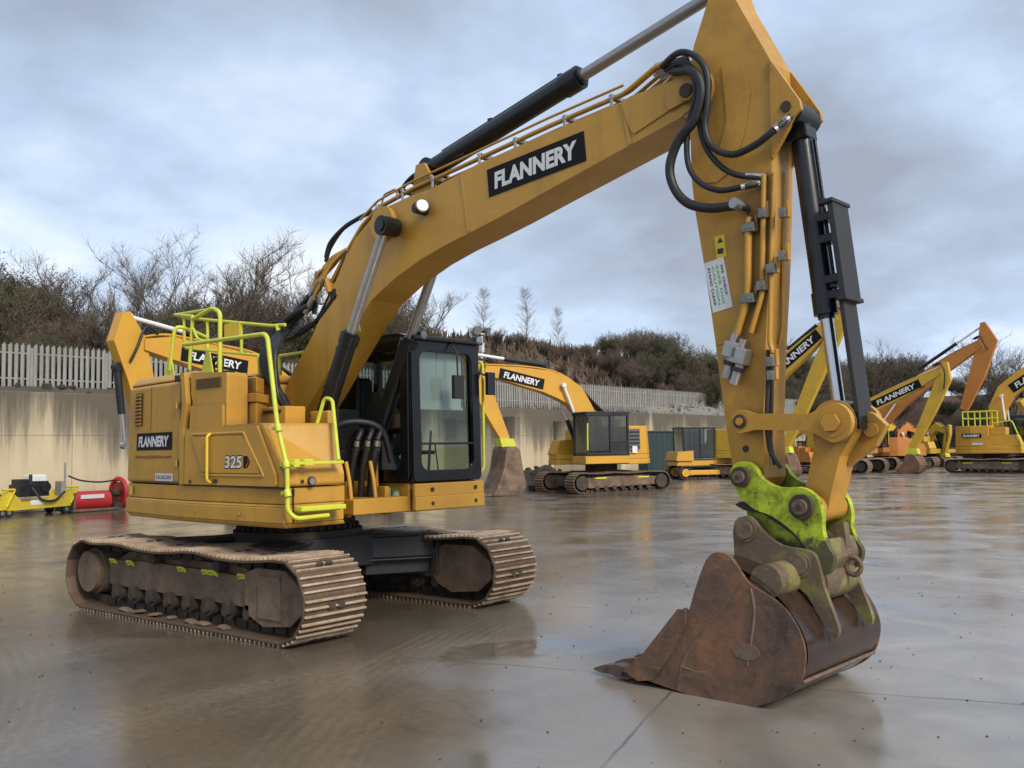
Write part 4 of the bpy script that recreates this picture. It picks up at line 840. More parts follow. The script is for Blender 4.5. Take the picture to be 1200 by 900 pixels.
# ================================================================== BACKGROUND MACHINES
def thick(pts, hs):
    P = [Vector((p[0], p[1])) for p in pts]; L_, R_ = [], []
    for i, p in enumerate(P):
        d = (P[min(i+1, len(P)-1)]-P[max(i-1, 0)]).normalized(); n = Vector((-d.y, d.x)); L_.append(tuple(p+n*hs[i])); R_.append(tuple(p-n*hs[i]))
    return L_+R_[::-1]
_cache = {}
def cached(key, fn):
    if key not in _cache: _cache[key] = fn()
    return _cache[key]
def tint(col):
    return MATS[col]
def bgpart(name, fn, key, mats, parent, bevel=0, label=None):
    """part whose mesh is shared by every machine of the same build"""
    if key is None or (name, key) not in _cache:
        o = fn().build(name, mats, parent, bevel)
        if key is not None: _cache[(name, key)] = o
    else:
        s = _cache[(name, key)]; o = s.copy(); C.objects.link(o); o.parent = parent
    return o
def bg_excavator(label, root, yaw, col, boom, bh, stick, sh, decal_px=None, bucket=True, rail=False, scale=1.0, cabside=1, reach=None, ram_px=None, scyl=None, bcyl=None, track_yaw=0, cat='excavator', group=None, boomw=.22, bucket_mat=None):
    r = empty('excavator', root, yaw); tag(r, label, cat, group); r.scale = (scale,)*3
    pm = MATS[col]; bk, md = MATS['black'], MATS['muddy']
    for s in (-1, 1):
        def tr(): return track_mesh(1.78, .40, .40, s*1.2-.33, s*1.2+.33, 44, 2, .04, False)
        t = bgpart('crawler_track', tr, ('t', s), M('shoe', 'shoe_worn', 'muddy_dark'), r)
        def fr():
            f = MB(); f.prism([(-1.6, .28), (-1.6, .58), (-.8, .64), (.8, .62), (1.5, .58), (1.7, .35), (1.4, .2)], s*1.2-.2, s*1.2+.2)
            f.ycyl(-1.78, .41, s*1.2-.28, s*1.2+.28, .26, 24, 1); f.ycyl(1.72, .40, s*1.2-.25, s*1.2+.25, .26, 24, 1)
            for k in range(7): f.ycyl(-1.2+k*.38, .2, s*1.2-.24, s*1.2+.24, .09, 12, 1)
            for x in (-1.0, .9): f.box((x, s*1.2+s*.21, .56), (.5, .03, .06), 2)
            return f
        bgpart('track_frame', fr, ('f', s), M('muddy', 'muddy_dark', 'lime'), r, .02)
    def cbf():
        q = MB(); q.box((0, 0, .62), (1.7, 1.9, .36)); q.tube([(0, 0, .78), (0, 0, 1.06)], .62, 32); return q
    bgpart('carbody', cbf, 'cb', M('muddy_dark'), r, .02)
    ft = [(1.6, -1.36), (.8, -1.42), (0, -1.42), (-.8, -1.36), (-1.4, -1.12), (-1.8, -.7), (-1.95, -.2), (-1.95, .2), (-1.8, .7), (-1.4, 1.12), (-.8, 1.36), (-.35, 1.40), (-.35, .36), (1.0, .36), (1.0, -.5), (1.6, -.62)]
    def hb():
        q = MB(); q.zprism(ft, 1.05, 1.24); q.zprism(inset(ft, .02), 1.242, 1.42)
        up_ = [p for p in ft if p[0] < .5] + []
        rr = [(.1, -1.42)]+[p for p in ft if p[0] < .05 and p[1] < 1.5][0:]
        rr = [(.1, -1.42), (-.8, -1.36), (-1.4, -1.12), (-1.8, -.7), (-1.95, -.2), (-1.95, .2), (-1.8, .7), (-1.4, 1.12), (-.8, 1.36), (-.38, 1.38), (-.38, .36), (.1, .36)]
        q.zprism(inset(rr, .02), 1.422, 2.50, poly2=inset(rr, .08)); return q
    bgpart('house_body', hb, ('h', col), [pm], r, .03)
    def tb_():
        q = MB(); q.prism([(.11, 1.422), (.11, 2.0), (1.40, 2.0), (1.60, 1.5), (1.60, 1.422)], -1.38, -.70); q.box((.5, -.9, 2.2), (.75, .7, .40)); return q
    bgpart('tool_box', tb_, ('tb', col), [pm], r, .03)
    def gr():
        q = MB(); q.box((-.62, 1.40, 1.98), (.50, .03, .80)); 
        for k in range(5): q.box((-.62, 1.418, 1.7+k*.14), (.44, .02, .06), 1)
        q.box((-.62, 1.42, 1.60), (.22, .02, .26), 2); return q
    bgpart('cooling_grille', gr, 'gr', M('grey_plastic', 'black', 'white'), r)
    def cbm():
        q = MB(); a, b_ = .42, 1.40
        q.box((.58, .91, 1.24), (1.9, .98, .30), 1)
        for y in (a, b_):
            for x in (-.33, .45, 1.42): q.box((x, y, 2.2), (.09, .07, 1.6))
            q.box((.55, y, 1.45), (1.9, .06, .12)); q.box((.55, y, 2.94), (1.9, .06, .12)); q.box((.06, y, 1.72), (.7, .05, .5))
        for x in (-.33, 1.42): q.box((x, .91, 1.45), (.07, 1.0, .12)); q.box((x, .91, 2.94), (.07, 1.0, .12))
        q.box((.55, .91, 3.0), (1.95, 1.05, .06)); q.box((.3, .91, 1.75), (.5, .5, .4)); q.box((.05, .91, 2.2), (.12, .48, .7)); return q
    cb_ = bgpart('cab', cbm, ('cab', col), [bk, pm], r, .02)
    def gl():
        q = MB()
        for y in (.43, 1.395): q.add([(-.3, y, 1.55), (1.4, y, 1.55), (1.4, y, 2.88), (-.3, y, 2.88)], [(0, 1, 2, 3)])
        q.add([(1.43, .48, 1.5), (1.43, 1.36, 1.5), (1.43, 1.36, 2.88), (1.43, .48, 2.88)], [(0, 1, 2, 3)]); return q
    g_ = bgpart('cab_glazing', gl, 'gl', M('glass_dark'), cb_)
    def hr():
        q = MB(); q.tube([(1.47, 1.44, 1.6), (1.47, 1.47, 2.6)], .03, 8); return q
    bgpart('grab_rail', hr, 'hr', M('lime'), r)
    pl_ = lambda p, off=0: plane_pt(p[0], p[1], root, yaw, off*scale)
    sc1 = lambda p: (p[0]/scale, p[1]/scale)
    B_ = [sc1(pl_(p)) for p in boom]; B_[0] = (.1, 1.9) if B_[0] is None or True else B_[0]
    q = MB(); q.prism(thick(B_, bh)[::-1], -boomw, boomw); bo = q.build('boom', [pm], r, .02)
    bmat = bucket_mat or 'rust'; St = [sc1(pl_(p)) for p in stick]
    q = MB(); q.prism(thick(St, sh)[::-1], -boomw*.75, boomw*.75); st = q.build('stick', [pm], r, .02)
    if decal_px:
        a, b_, hgt = decal_px; (xa, za), (xb, zb) = sc1(pl_(a)), sc1(pl_(b_)); x, z = (xa+xb)/2, (za+zb)/2; ln = math.hypot(xb-xa, zb-za)
        for s in (-1, 1):
            dx, dz = (xb-xa)/ln, (zb-za)/ln
            if dx < 0: dx, dz = -dx, -dz
            X = (-s*dx, 0, -s*dz); Y = (-dz, 0, dx)
            decal('decal', 'FLANNERY', (x, s*(boomw+.012), z), X, Y, ln, hgt, bo, M('decal_black', 'white'), .8, .58, .1, .03)
    def rod(name, p0, p1, split, rr, par, y=0, rm='chrome'):
        p0, p1 = Vector((p0[0], y, p0[1])), Vector((p1[0], y, p1[1])); s_ = p0+(p1-p0)*split
        q = MB(); q.cyl(p0, s_, rr, 12); q.ycyl(p0.x, p0.z, y-.1, y+.1, rr*1.2, 12); b_ = q.build(name, [bk], par)
        q = MB(); q.cyl(s_, p1, rr*.6, 12); q.ycyl(p1.x, p1.z, y-.08, y+.08, rr, 12, 0); q.build('piston_rod', M(rm), b_)
    k = Vector(B_[len(B_)//2-1]) if ram_px is None else Vector(sc1(pl_(ram_px)))
    for s in (-1, 1): rod('boom_cylinder', (.75, 1.5), tuple(k), .5, .09, r, s*(boomw+.13), 'white')
    if scyl: rod('stick_cylinder', sc1(pl_(scyl[0])), sc1(pl_(scyl[1])), scyl[2], .10, r, 0, 'white')
    if bcyl: rod('bucket_cylinder', sc1(pl_(bcyl[0])), sc1(pl_(bcyl[1])), bcyl[2], .09, r)
    e = Vector(St[-1]); 
    if bucket:
        sd = bucket if isinstance(bucket, (int, float)) else 1
        q = MB(); cx = e.x
        q.prism([(cx-.28*sd, e.y+.08), (cx+.30*sd, e.y+.05), (cx+.38*sd, e.y-.25), (cx-.2*sd, e.y-.25)], -.22, .22); q.build('quick_coupler', M('lime'), r, .03)
        zb = max(e.y-.25, .55)
        outer = [(-.80, -zb+.03), (-.3, -zb+.01), (.2, -zb+.01), (.42, -zb+.10), (.55, -zb+.28), (.58, -zb+.45), (.50, -zb+.66), (.34, -.10), (.18, .02), (-.12, .02), (-.2, -.10), (-.32, -zb*.45), (-.62, -zb+.25)]
        q = MB(); q.prism([(cx+sd*x, zb+z) for x, z in outer], -.60, .60); 
        bo_ = q.build('bucket', M(bmat, 'muddy_dark'), r, .03)
        for kk in range(5):
            q = MB(); q.box((cx-sd*.85, -.5+kk*.25, .05), (.28, .09, .06), 0, None, .7); q.build('tooth', M(bmat), bo_)
    ln_ = [(x, z+bh[min(i, len(bh)-1)]+.05) for i, (x, z) in enumerate(B_) if i > 0]
    for y, k in ((-.10, 0), (.02, .03), (.12, 0)):
        q = MB(); q.tube([(x, y, z+k) for x, z in ln_], .03, 6, curve=True); q.build('steel_pipe', [pm] if k == 0 else M('rubber'), bo)
    tx, tz = B_[-1]; sx_, sz_ = St[1]
    for k in (-.16, .0, .16):
        q = MB(); q.tube([(tx-.4*(1 if sx_ > tx else -1), k, tz+.3), (tx, k*1.6, tz+.42), (tx+.25*(1 if sx_ > tx else -1), k*1.7, tz-.1), (sx_, k*1.3, sz_-.6)], .035, 6, curve=True); q.build('hydraulic_hose', M('rubber'), st)
    for k in (-.15, -.05, .05, .15):
        q = MB(); q.tube([(-.1, k, 2.3), (-.35, k, 2.75), (B_[1][0]-.2, k, B_[1][1]+.5), (B_[2][0]-.1, k, B_[2][1]+bh[2]+.05)], .04, 6, curve=True); q.build('hydraulic_hose', M('rubber'), r)
    if rail:
        q = MB()
        for y in (-1.2, -.3):
            for x in (-1.2, -.6, 0, .5): q.tube([(x, y, 2.5), (x, y, 3.25)], .035, 8)
            for z in (2.88, 3.25): q.tube([(-1.2, y, z), (.5, y, z)], .035, 8)
        for x in (-1.2,): 
            for z in (2.9, 3.25): q.tube([(x, -1.2, z), (x, -.3, z)], .035, 8)
        q.tube(fillet([(.3, -1.3, 2.6), (1.2, -1.3, 2.75), (1.5, -1.4, 2.0), (1.7, -1.4, 1.2)], .15), .035, 8)
        q.build('guard_rail', M('lime'), r)
        decal('decal', 'FLANNERY', (-.75, -1.375, 1.98), (1, -.08, 0), (0, 0, 1), 1.0, .22, r, M('decal_black', 'white'), .86, .6)
        q = MB(); add_panel(q, (-.45, -1.41, 1.55), (1, -.06, 0), (0, 0, 1), .55, .10, 0); q.build('fleet_plate', M('white'), r)
    return r

rA = G(372, 29.0); yA = math.atan2(*(G(150, 25.2)-rA).yx)
bg_excavator('bright yellow excavator seen behind the lime roof railings of the foreground machine', rA, yA, 'yellow_b',
    [(372, 520), (345, 470), (300, 436), (245, 421), (195, 408), (164, 404)], [.3, .42, .42, .36, .28, .14], [(144, 366), (147, 396), (160, 440), (178, 520), (192, 560)], [.10, .42, .36, .24, .17],
    ((206, 415), (284, 431), .36), False, scyl=((262, 402), (150, 371), .45), bcyl=((137, 430), (146, 522), .60), ram_px=(300, 436))
rB = G(704, 37.5); yB = -PI/2-.42
bg_excavator('yellow excavator with a muddy bucket facing left, parked before the concrete bays and the fence', rB, yB, 'yellow_b',
    [(690, 500), (682, 480), (671, 464), (655, 454), (636, 447), (606, 441), (566, 434)], [.25, .36, .44, .46, .42, .33, .16], [(547, 412), (555, 436), (573, 478), (591, 516)], [.1, .38, .30, .17],
    ((582, 438), (634, 451), .40), -1, bucket_mat='muddy', scyl=((640, 428), (548, 414), .55), ram_px=(655, 452))
rD = G(1166, 57.0); yD = -.05
bg_excavator('yellow excavator with lime roof railings at the right edge of the yard', rD, yD, 'yellow_b',
    [(1172, 515), (1170, 478), (1180, 459), (1200, 442), (1245, 415), (1290, 398)], [.3, .42, .46, .42, .34, .16], [(1296, 372), (1296, 396), (1290, 440), (1282, 505)], [.1, .4, .32, .18],
    ((1186, 456), (1240, 420), .5), 1, rail=True, scyl=((1215, 415), (1295, 378), .55), ram_px=(1176, 464))
rC = G(985, 58.0)
bg_excavator('yellow excavator with stick bent down to a small bucket, just right of the chrome ram', rC, yD, 'yellow_c',
    [(990, 510), (996, 490), (1020, 477), (1058, 458), (1103, 435)], [.3, .42, .40, .36, .16], [(1108, 424), (1107, 443), (1092, 478), (1069, 527)], [.12, .36, .30, .17],
    ((1024, 475), (1080, 449), .46), 1, scyl=((1030, 462), (1106, 428), .6), ram_px=(1018, 478))
rO = G(1003, 63.0)
bg_excavator('orange excavator with the highest raised boom and stick at the back right', rO, yD, 'orange',
    [(1022, 540), (1026, 500), (1054, 470), (1104, 431), (1150, 403)], [.35, .5, .5, .42, .2], [(1152, 378), (1158, 398), (1146, 438), (1130, 480)], [.12, .50, .42, .2],
    None, False, scyl=((1078, 432), (1151, 382), .6), ram_px=(1054, 470))
rE = G(872, 50.0)
bg_excavator('yellow excavator mostly hidden behind the foreground stick with a name board on its raised boom', rE, yD, 'yellow_c',
    [(880, 500), (884, 470), (915, 434), (948, 404), (982, 372)], [.3, .45, .46, .40, .16], [(986, 352), (982, 384), (961, 430), (937, 488), (920, 525)], [.1, .36, .36, .28, .16],
    ((905, 441), (962, 391), .55), 1, scyl=((925, 408), (985, 358), .55), ram_px=(905, 440))
rF = G(1226, 66.0)
bg_excavator('yellow excavator at the far right behind the railed machine', rF, yD+.9, 'yellow_c',
    [(1195, 500), (1200, 470), (1220, 455), (1250, 448), (1280, 452)], [.3, .42, .4, .35, .16], [(1288, 440), (1286, 455), (1280, 490), (1272, 520)], [.1, .36, .3, .16])
for px, d, col, lb in ((948, 58, 'orange', 'small orange digger seen under the bucket link between larger machines'), (925, 62, 'yellow_c', 'small yellow digger beside the foreground stick in the far row')):
    g0 = G(px, d)
    bg_excavator(lb, g0, yD-.4, col, [(px, 530), (px+4, 512), (px+14, 505), (px+26, 508)], [.25, .3, .28, .14], [(px+30, 502), (px+27, 511), (px+22, 530)], [.1, .25, .14], None, 1, scale=.62, boomw=.16)
for px, d, col, lb, yw, sc_ in ((1052, 66, 'orange', 'orange digger with a dark cab under the yellow bent stick', .9, .8), (1088, 72, 'yellow_c', 'yellow digger between the bent stick and the railed excavator', -.5, .85), (1032, 74, 'yellow_b', 'yellow digger low behind the orange boom foot', 1.2, .8), (968, 70, 'orange', 'orange digger glimpsed between the chrome ram and the foreground stick', .6, .75)):
    g0 = G(px, d)
    bg_excavator(lb, g0, yD+yw, col, [(px, 530), (px+3, 508), (px+10, 500), (px+22, 506)], [.25, .34, .30, .15], [(px+25, 498), (px+23, 508), (px+19, 532)], [.1, .28, .16], None, 1, scale=sc_, boomw=.18)
# small tracked machine by the container
rG = G(822, 50); t = empty('tracked_loader', rG, -PI/2-.75); tag(t, 'small yellow tracked machine with a dark glazed cab beside the green container', 'tracked machine')
for s in (-1, 1):
    o = track_mesh(1.25, .36, .36, s*.95-.26, s*.95+.26, 32, 1, .02, False).build('crawler_track', M('shoe', 'muddy_dark', 'muddy_dark'), t)
    q = MB(); q.box((0, s*.98, .36), (2.1, .36, .24)); q.ycyl(-1.25, .36, s*.7, s*1.2, .2, 20); q.ycyl(1.25, .36, s*.7, s*1.2, .2, 20); q.build('track_frame', M('yellow_b'), t, .03)
q = MB(); q.prism([(-1.6, .8), (-1.6, 1.75), (-1.45, 1.95), (-.55, 1.95), (-.35, .8)], -.9, .9); q.prism([(-1.65, .7), (-1.65, .95), (1.5, .95), (1.6, .7)], -.85, .85); q.prism([(.75, .95), (.75, 1.45), (1.55, 1.4), (1.65, .95)], -.95, .95); q.build('body', M('yellow_b'), t, .05)
q = MB(); add_text(q, '325', (-1.0, .905, 1.55), (-1, 0, 0), (0, 0, 1), .5, .16, 0); q.build('lettering', M('white'), t)
q = MB()
for x in (-.4, .35, 1.15):
    for y in (-.8, .8): q.box((x+(.05 if x > 1 else 0), y, 1.75), (.09, .08, 1.65))
q.box((.42, 0, 2.60), (1.75, 1.75, .10)); q.box((.4, 0, 1.0), (1.7, 1.7, .12)); q.box((.1, 0, 1.4), (.5, .5, .8)); cbd = q.build('cab', M('black'), t, .03)
q = MB()
for y in (-.8, .8): q.add([(-.38, y*1.01, 1.1), (1.15, y*1.01, 1.1), (1.2, y*1.01, 2.55), (-.38, y*1.01, 2.55)], [(0, 1, 2, 3)])
q.add([(1.2, -.78, 1.1), (1.2, .78, 1.1), (1.22, .78, 2.55), (1.22, -.78, 2.55)], [(0, 1, 2, 3)]); q.build('cab_glazing', M('glass_dark'), cbd)
# green container
gp = G(772, 60); t = empty('storage_container', gp, -PI/2-.05); tag(t, 'dark green steel storage container with ribbed sides beyond the middle excavator', 'container')
q = MB(); 
n = 44; w_, dd = 6.0, 2.3; pl2 = []
for i in range(n): pl2.append((-w_/2+w_*i/n, 1.15+(.04 if i % 4 in (1, 2) else 0)))
pl2 += [(w_/2, 1.15), (w_/2, -1.15), (-w_/2, -1.15)]
q.zprism(pl2, .12, 2.50); q.build('ribbed_walls', M('container_green'), t)
q = MB(); q.box((0, 0, 2.56), (6.1, 2.45, .10)); q.box((0, 0, .08), (6.1, 2.45, .14))
for sx in (-1, 1):
    for sy in (-1, 1): q.box((sx*2.98, sy*1.16, 1.32), (.14, .14, 2.44))
q.build('corner_frame', M('container_green'), t, .02)

# ================================================================== YARD EDGE
WX = -21.3
def wall(name, mb, label, cat='wall', group=None, mat='wall_concrete'):
    o = mb.build(name, M(mat), None, .03); tag(o, label, cat, group); return o
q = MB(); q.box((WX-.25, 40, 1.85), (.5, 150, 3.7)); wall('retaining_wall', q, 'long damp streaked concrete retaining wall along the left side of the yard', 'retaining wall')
for y, lb in ((25.2, 'concrete dividing wall with a pale end left of the middle excavator cab'), (33.5, 'concrete dividing wall mostly behind the middle excavator')):
    q = MB(); q.box((WX+2.1, y, 1.55), (4.2, .35, 3.1)); wall('bay_wall', q, lb)
# palisade fence along the top of the wall
FX, FZ = -25.9, 4.05
fe = empty('palisade_fence', (FX, 45, 3.4)); tag(fe, 'long grey galvanised palisade fence along the top of the retaining wall', 'fence')
def pales():
    q = MB(); n = 13; L0 = 2.75
    for i in range(n):
        y = -L0/2+(i+.5)*L0/n
        for k, (a, b_, x0, x1) in enumerate(((-.068, -.024, .0, .03), (-.024, .024, .03, .03), (.024, .068, .03, .0))):
            z1 = 2.30
            q.add([(x0, y+a, .62), (x1, y+b_, .62), (x1, y+b_, z1-(.06 if k != 1 else .0)), (x0, y+a, z1-(.06 if k != 1 else 0))], [(0, 1, 2, 3)])
    q.box((-.02, 0, 1.05), (.03, L0-.08, .05)); q.box((-.02, 0, 1.95), (.03, L0-.08, .05)); return q
pm_ = None
for i in range(44):
    y = -45-22+i*2.78+1.39
    if pm_ is None: pm_ = o = pales().build('fence_panel', M('galv'), fe)
    else: o = pm_.copy(); C.objects.link(o)
    o.parent = fe; o.location = (0, y, 0)
    if i == 0:
        q = MB(); q.box((-.05, 0, 1.08), (.06, .10, 2.16)); po = p1_ = q.build('fence_post', M('galv'), fe)
    else: po = p1_.copy(); C.objects.link(po); po.parent = fe
    po.location = (0, y+1.39, 0)
# the bank behind: terrain
def bank_h(x, y):
    t = (-21.6-x)                               # metres behind the wall face
    if t < 0: return -.5
    crest = 5.6+4.0*max(0, min(1, (y-18)/18))
    h = 3.55+.45*min(1, t/4)
    h += (crest-4.0)*max(0, min(1, (t-5.5)/10))
    return h+.25*noise.noise(Vector((x*.3, y*.3, 0)))*min(1, t/3)
q = MB(); nx, ny = 46, 90; vs = []
for i in range(nx):
    for j in range(ny):
        x = -21.7-.0-(i/(nx-1))**1.5*95; y = -40+j/(ny-1)*170; vs.append((x, y, bank_h(x, y)))
q.add(vs, [(i*ny+j, i*ny+j+1, (i+1)*ny+j+1, (i+1)*ny+j) for i in range(nx-1) for j in range(ny-1)], 0, True)
struct(q.build('bank', M('bracken')))
q = MB(); vs = []; nx2, ny2 = 70, 24
for i in range(nx2):
    for j in range(ny2):
        x = -60+i/(nx2-1)*190; t = (j/(ny2-1))**1.4*80; y = 84+t
        h = -.2+min(1, t/12)*6.5+.5*noise.noise(Vector((x*.15, y*.15, 3))); vs.append((x, y, h))
q.add(vs, [(i*ny2+j, (i+1)*ny2+j, (i+1)*ny2+j+1, i*ny2+j+1) for i in range(nx2-1) for j in range(ny2-1)], 0, True)
struct(q.build('far_bank', M('bracken')))
q = MB(); q.add([(-700, -700, 0), (700, -700, 0), (700, 700, 0), (-700, 700, 0)], [(0, 1, 2, 3)]); struct(q.build('ground', M('wet_concrete')))
q = MB(); rg = random.Random(21)
for i in range(800):
    x, y = rg.uniform(-6, 9), rg.uniform(-5.5, 6); k = rg.uniform(.002, .009)*(1 if rg.random() < .93 else 1.8)
    q.box((x, y, k*.3), (k*2, k*1.5, k*1.3), 0, Matrix.Rotation(rg.uniform(0, 3), 3, 'Z'), .6)
o = q.build('grit', M('muddy_dark', 'rubble_grey')); o['kind'] = 'stuff'; tag(o, 'loose grit and tiny mud crumbs scattered over the wet concrete', 'grit')
# rubble heaps
def heap(loc, sx, sy, sz, name, label, mat, cat, seed, n=26):
    q = MB(); vs = [(0, 0, sz)]; rings = 10
    for r_ in range(1, rings+1):
        for k in range(n):
            a = 2*PI*k/n; f = r_/rings
            nz = noise.noise(Vector((f*3*math.cos(a)+seed, f*3*math.sin(a), seed)))
            vs.append((f*sx*math.cos(a), f*sy*math.sin(a), max(-.05, sz*(1-f)**.8*(1+.8*nz)-.03) if r_ < rings else -.08))
    fs = [(0, 1+k, 1+(k+1) % n) for k in range(n)]
    for r_ in range(rings-1):
        for k in range(n): fs.append((1+r_*n+k, 1+(r_+1)*n+k, 1+(r_+1)*n+(k+1) % n, 1+r_*n+(k+1) % n))
    q.add(vs, fs, 0)
    rs = random.Random(seed)
    for k in range(40):
        a, f = rs.uniform(0, 2*PI), rs.uniform(.1, .95); s_ = rs.uniform(.08, .28)
        q.box((f*sx*math.cos(a), f*sy*math.sin(a), sz*(1-f)**.8+.02), (s_, s_*rs.uniform(.5, 1), s_*.6), 1, Matrix.Rotation(rs.uniform(0, 3), 3, (rs.uniform(-1, 1), rs.uniform(-1, 1), 1)))
    o = q.build(name, M(*mat), None, 0); o.location = loc; tag(o, label, cat)
heap(G(634, 40.5)+Vector((0, 0, .0)), 1.9, 3.0, .95, 'spoil_heap', 'low dark muddy spoil heap between the bucket and tracks of the middle excavator', ('bare_earth', 'muddy_dark'), 'spoil heap', 3)
heap(Vector((-24.0, 52, 3.6)), 1.5, 9, .9, 'rubble_heap', 'pale stony rubble heap along the wall top above the green container', ('rubble_grey', 'rubble_grey'), 'rubble', 5)
heap(Vector((-22.6, 8, 3.62)), .8, 13, .35, 'earth_ridge', 'dark earth ridge on the wall top under the palisade fence', ('bare_earth', 'muddy_dark'), 'earth', 9)
# lighting mast
t = empty('lighting_mast', G(566, 50)); tag(t, 'tall pale mast with a pair of round floodlights behind the cab roof', 'light mast')
q = MB(); q.tube([(0, 0, 0), (0, 0, 7.6)], .11, 14, r1=.07); q.box((0, 0, .05), (.4, .4, .1)); q.build('pole', M('offwhite'), t)
q = MB(); q.box((0, 0, 7.0), (.22, .22, .5)); q.box((0, 0, 7.72), (.08, .9, .08)); q.build('bracket', M('offwhite'), t, .02)
for s in (-1, 1):
    q = MB(); v = Vector((.7, s*.25, -.3)).normalized(); c_ = Vector((0, s*.38, 7.9)); q.tube([c_-v*.15, c_, c_+v*.16], .14, 16, 0, r1=.24); q.cyl(c_+v*.16, c_+v*.165, .22, 16, 1); q.build('floodlight', M('grey_plastic', 'lamp_lens'), t)

# ---- small plant by the left wall
def power_unit(loc, rz, label):
    t = empty('power_unit', loc, rz); tag(t, label, 'power unit')
    q = MB(); q.prism([(-1.05, .18), (-1.0, .55), (-.75, .62), (-.55, .40), (.75, .45), (1.02, .72), (1.12, .72), (.95, .22)], -.5, .5); q.tube(fillet([(.95, -.5, .3), (1.2, -.5, .78), (.8, -.5, .78)], .05), .03, 8); q.build('chassis', M('attach_yellow'), t, .02)
    q = MB(); q.box((-.05, 0, .72), (.95, .5, .36)); q.box((-.30, .05, .95), (.3, .4, .2)); q.tube([(-.1, -.15, .9), (-.1, -.15, 1.18)], .05, 10); q.cyl((.3, -.3, .8), (.3, -.28, .8), .15, 16)
    for k in range(4): q.box((.1+k*.1, 0, .93), (.05, .45, .10))
    q.build('engine', M('black'), t, .02)
    q = MB(); q.box((.30, .28, .95), (.55, .35, .42)); q.build('fuel_tank', M('white'), t, .04)
    q = MB(); q.tube([(-.2, -.4, .8), (.0, -.58, .45), (.4, -.58, .42), (.75, -.5, .65)], .035, 8, curve=True); q.build('hose', M('rubber'), t)
    q = MB(); add_panel(q, (-.1, -.505, .38), (1, 0, 0), (0, 0, 1), .4, .14, 0, .01); q.build('plate', M('white'), t)
    for x in (-.9, .85):
        for y in (-.42, .42):
            q = MB(); q.ycyl(x, .13, y-.05, y+.05, .13, 18, 0); q.ycyl(x, .13, y-.056, y+.056, .06, 12, 1); q.build('wheel', M('rubber', 'steel'), t, .015)
    return t
power_unit(G(37, 31.6)+Vector((0, 0, 0)), PI/2+.12, 'yellow wheeled power unit with a black engine and white tank by the left wall')
power_unit(G(-42, 30.4), PI/2+.2, 'yellow wheeled power unit cut off by the left edge of the photo')
t = empty('drum_roller', G(110, 32.4), PI/2+.05); tag(t, 'red roller attachment with a large red wheel at one end by the left wall', 'roller')
q = MB(); q.ycyl(0, 0, 0, 0.01, .01, 6); q = MB(); q.tube([(-.75, 0, .32), (.45, 0, .32)], .30, 28); q.box((-.78, 0, .30), (.06, .75, .60), 1); q.box((-.1, 0, .05), (1.5, .8, .08), 1); q.build('drum', M('red', 'muddy'), t, .02)
q = MB(); q.box((-.2, -.31, .46), (.75, .02, .12)); q.build('label_strip', M('white'), t)
ring_ = lambda x, r_, w_: [(x, r_*math.cos(k/28*2*PI), .52+r_*math.sin(k/28*2*PI)) for k in range(29)]
q = MB(); q.tube(ring_(.85, .44, 0), .075, 10, 0); q.tube(ring_(.85, .30, 0), .03, 8, 0); q.tube([(.82, 0, .52), (.88, 0, .52)], .34, 28, 1); q.tube([(.60, 0, .52), (1.0, 0, .52)], .11, 16, 2)
for k in range(4):
    a = k/4*2*PI+.4; q.box((.90, .22*math.cos(a), .52+.22*math.sin(a)), (.03, .38, .07), 0, Matrix.Rotation(a, 3, 'X'))
q.box((.75, 0, .12), (.4, .5, .2), 2)
q.build('wheel', M('red', 'red_dark', 'muddy_dark'), t, .008)
q = MB(); q.tube([(-.85, .1, .2), (-.85, .1, 1.5)], .03, 8); q.box((-1.0, .1, .5), (.12, .35, .9)); q.build('upright', M('galv'), t)
q = MB(); q.tube([(-.8, 0, 1.1), (-.4, 0, .95), (.2, 0, .88), (.7, 0, .92)], .025, 8, curve=True); q.build('cable', M('rubber'), t)

# ================================================================== PLANTING
def grow(rs, n_main, height, spread, levels, twigs, up_, start=.0, wind=.25, slim=1):
    """-> limb segments (p,q,r0,r1) and twig segments"""
    limbs, tw = [], []
    def branch(p, d, ln, r, lev):
        k = 3 if lev < 2 else 2; q = p
        for i in range(k):
            d2 = (d+Vector((rs.uniform(-1, 1), rs.uniform(-1, 1), rs.uniform(-.5, .8)*up_))*wind).normalized()
            e = q+d2*ln/k; limbs.append((q, e, r*(1-.28*i/k), r*(1-.28*(i+1)/k))); d = d2; q = e
            if lev < levels:
                for _ in range(rs.choice((1, 2, 2))):
                    s = Vector((rs.uniform(-1, 1), rs.uniform(-1, 1), rs.uniform(-.1, .9))).normalized()
                    branch(q, (d*.75+s*.75*(.8 if slim < 1 else 1)).normalized(), ln*rs.uniform(.48, .72)*slim, r*.5, lev+1)
        if lev >= levels-1:
            for _ in range(twigs):
                s = Vector((rs.uniform(-1, 1), rs.uniform(-1, 1), rs.uniform(-.3, 1))).normalized(); a = p+(q-p)*rs.uniform(.2, 1)
                l_ = ln*rs.uniform(.35, .9); m_ = a+(d*.6+s*.8).normalized()*l_*.5; e = m_+(d*.3+s*.9+Vector((0, 0, .15))).normalized()*l_*.5; tw.append((a, m_, e))
    for i in range(n_main):
        a = rs.uniform(0, 2*PI); s = spread*rs.uniform(.2, 1)
        d = Vector((math.cos(a)*s, math.sin(a)*s, 1)).normalized()
        branch(Vector((math.cos(a)*start, math.sin(a)*start, 0)), d, height*rs.uniform(.42, .6)*(1.7 if slim < 1 else 1), height*(.008 if n_main > 2 else .011), 0)
    return limbs, tw
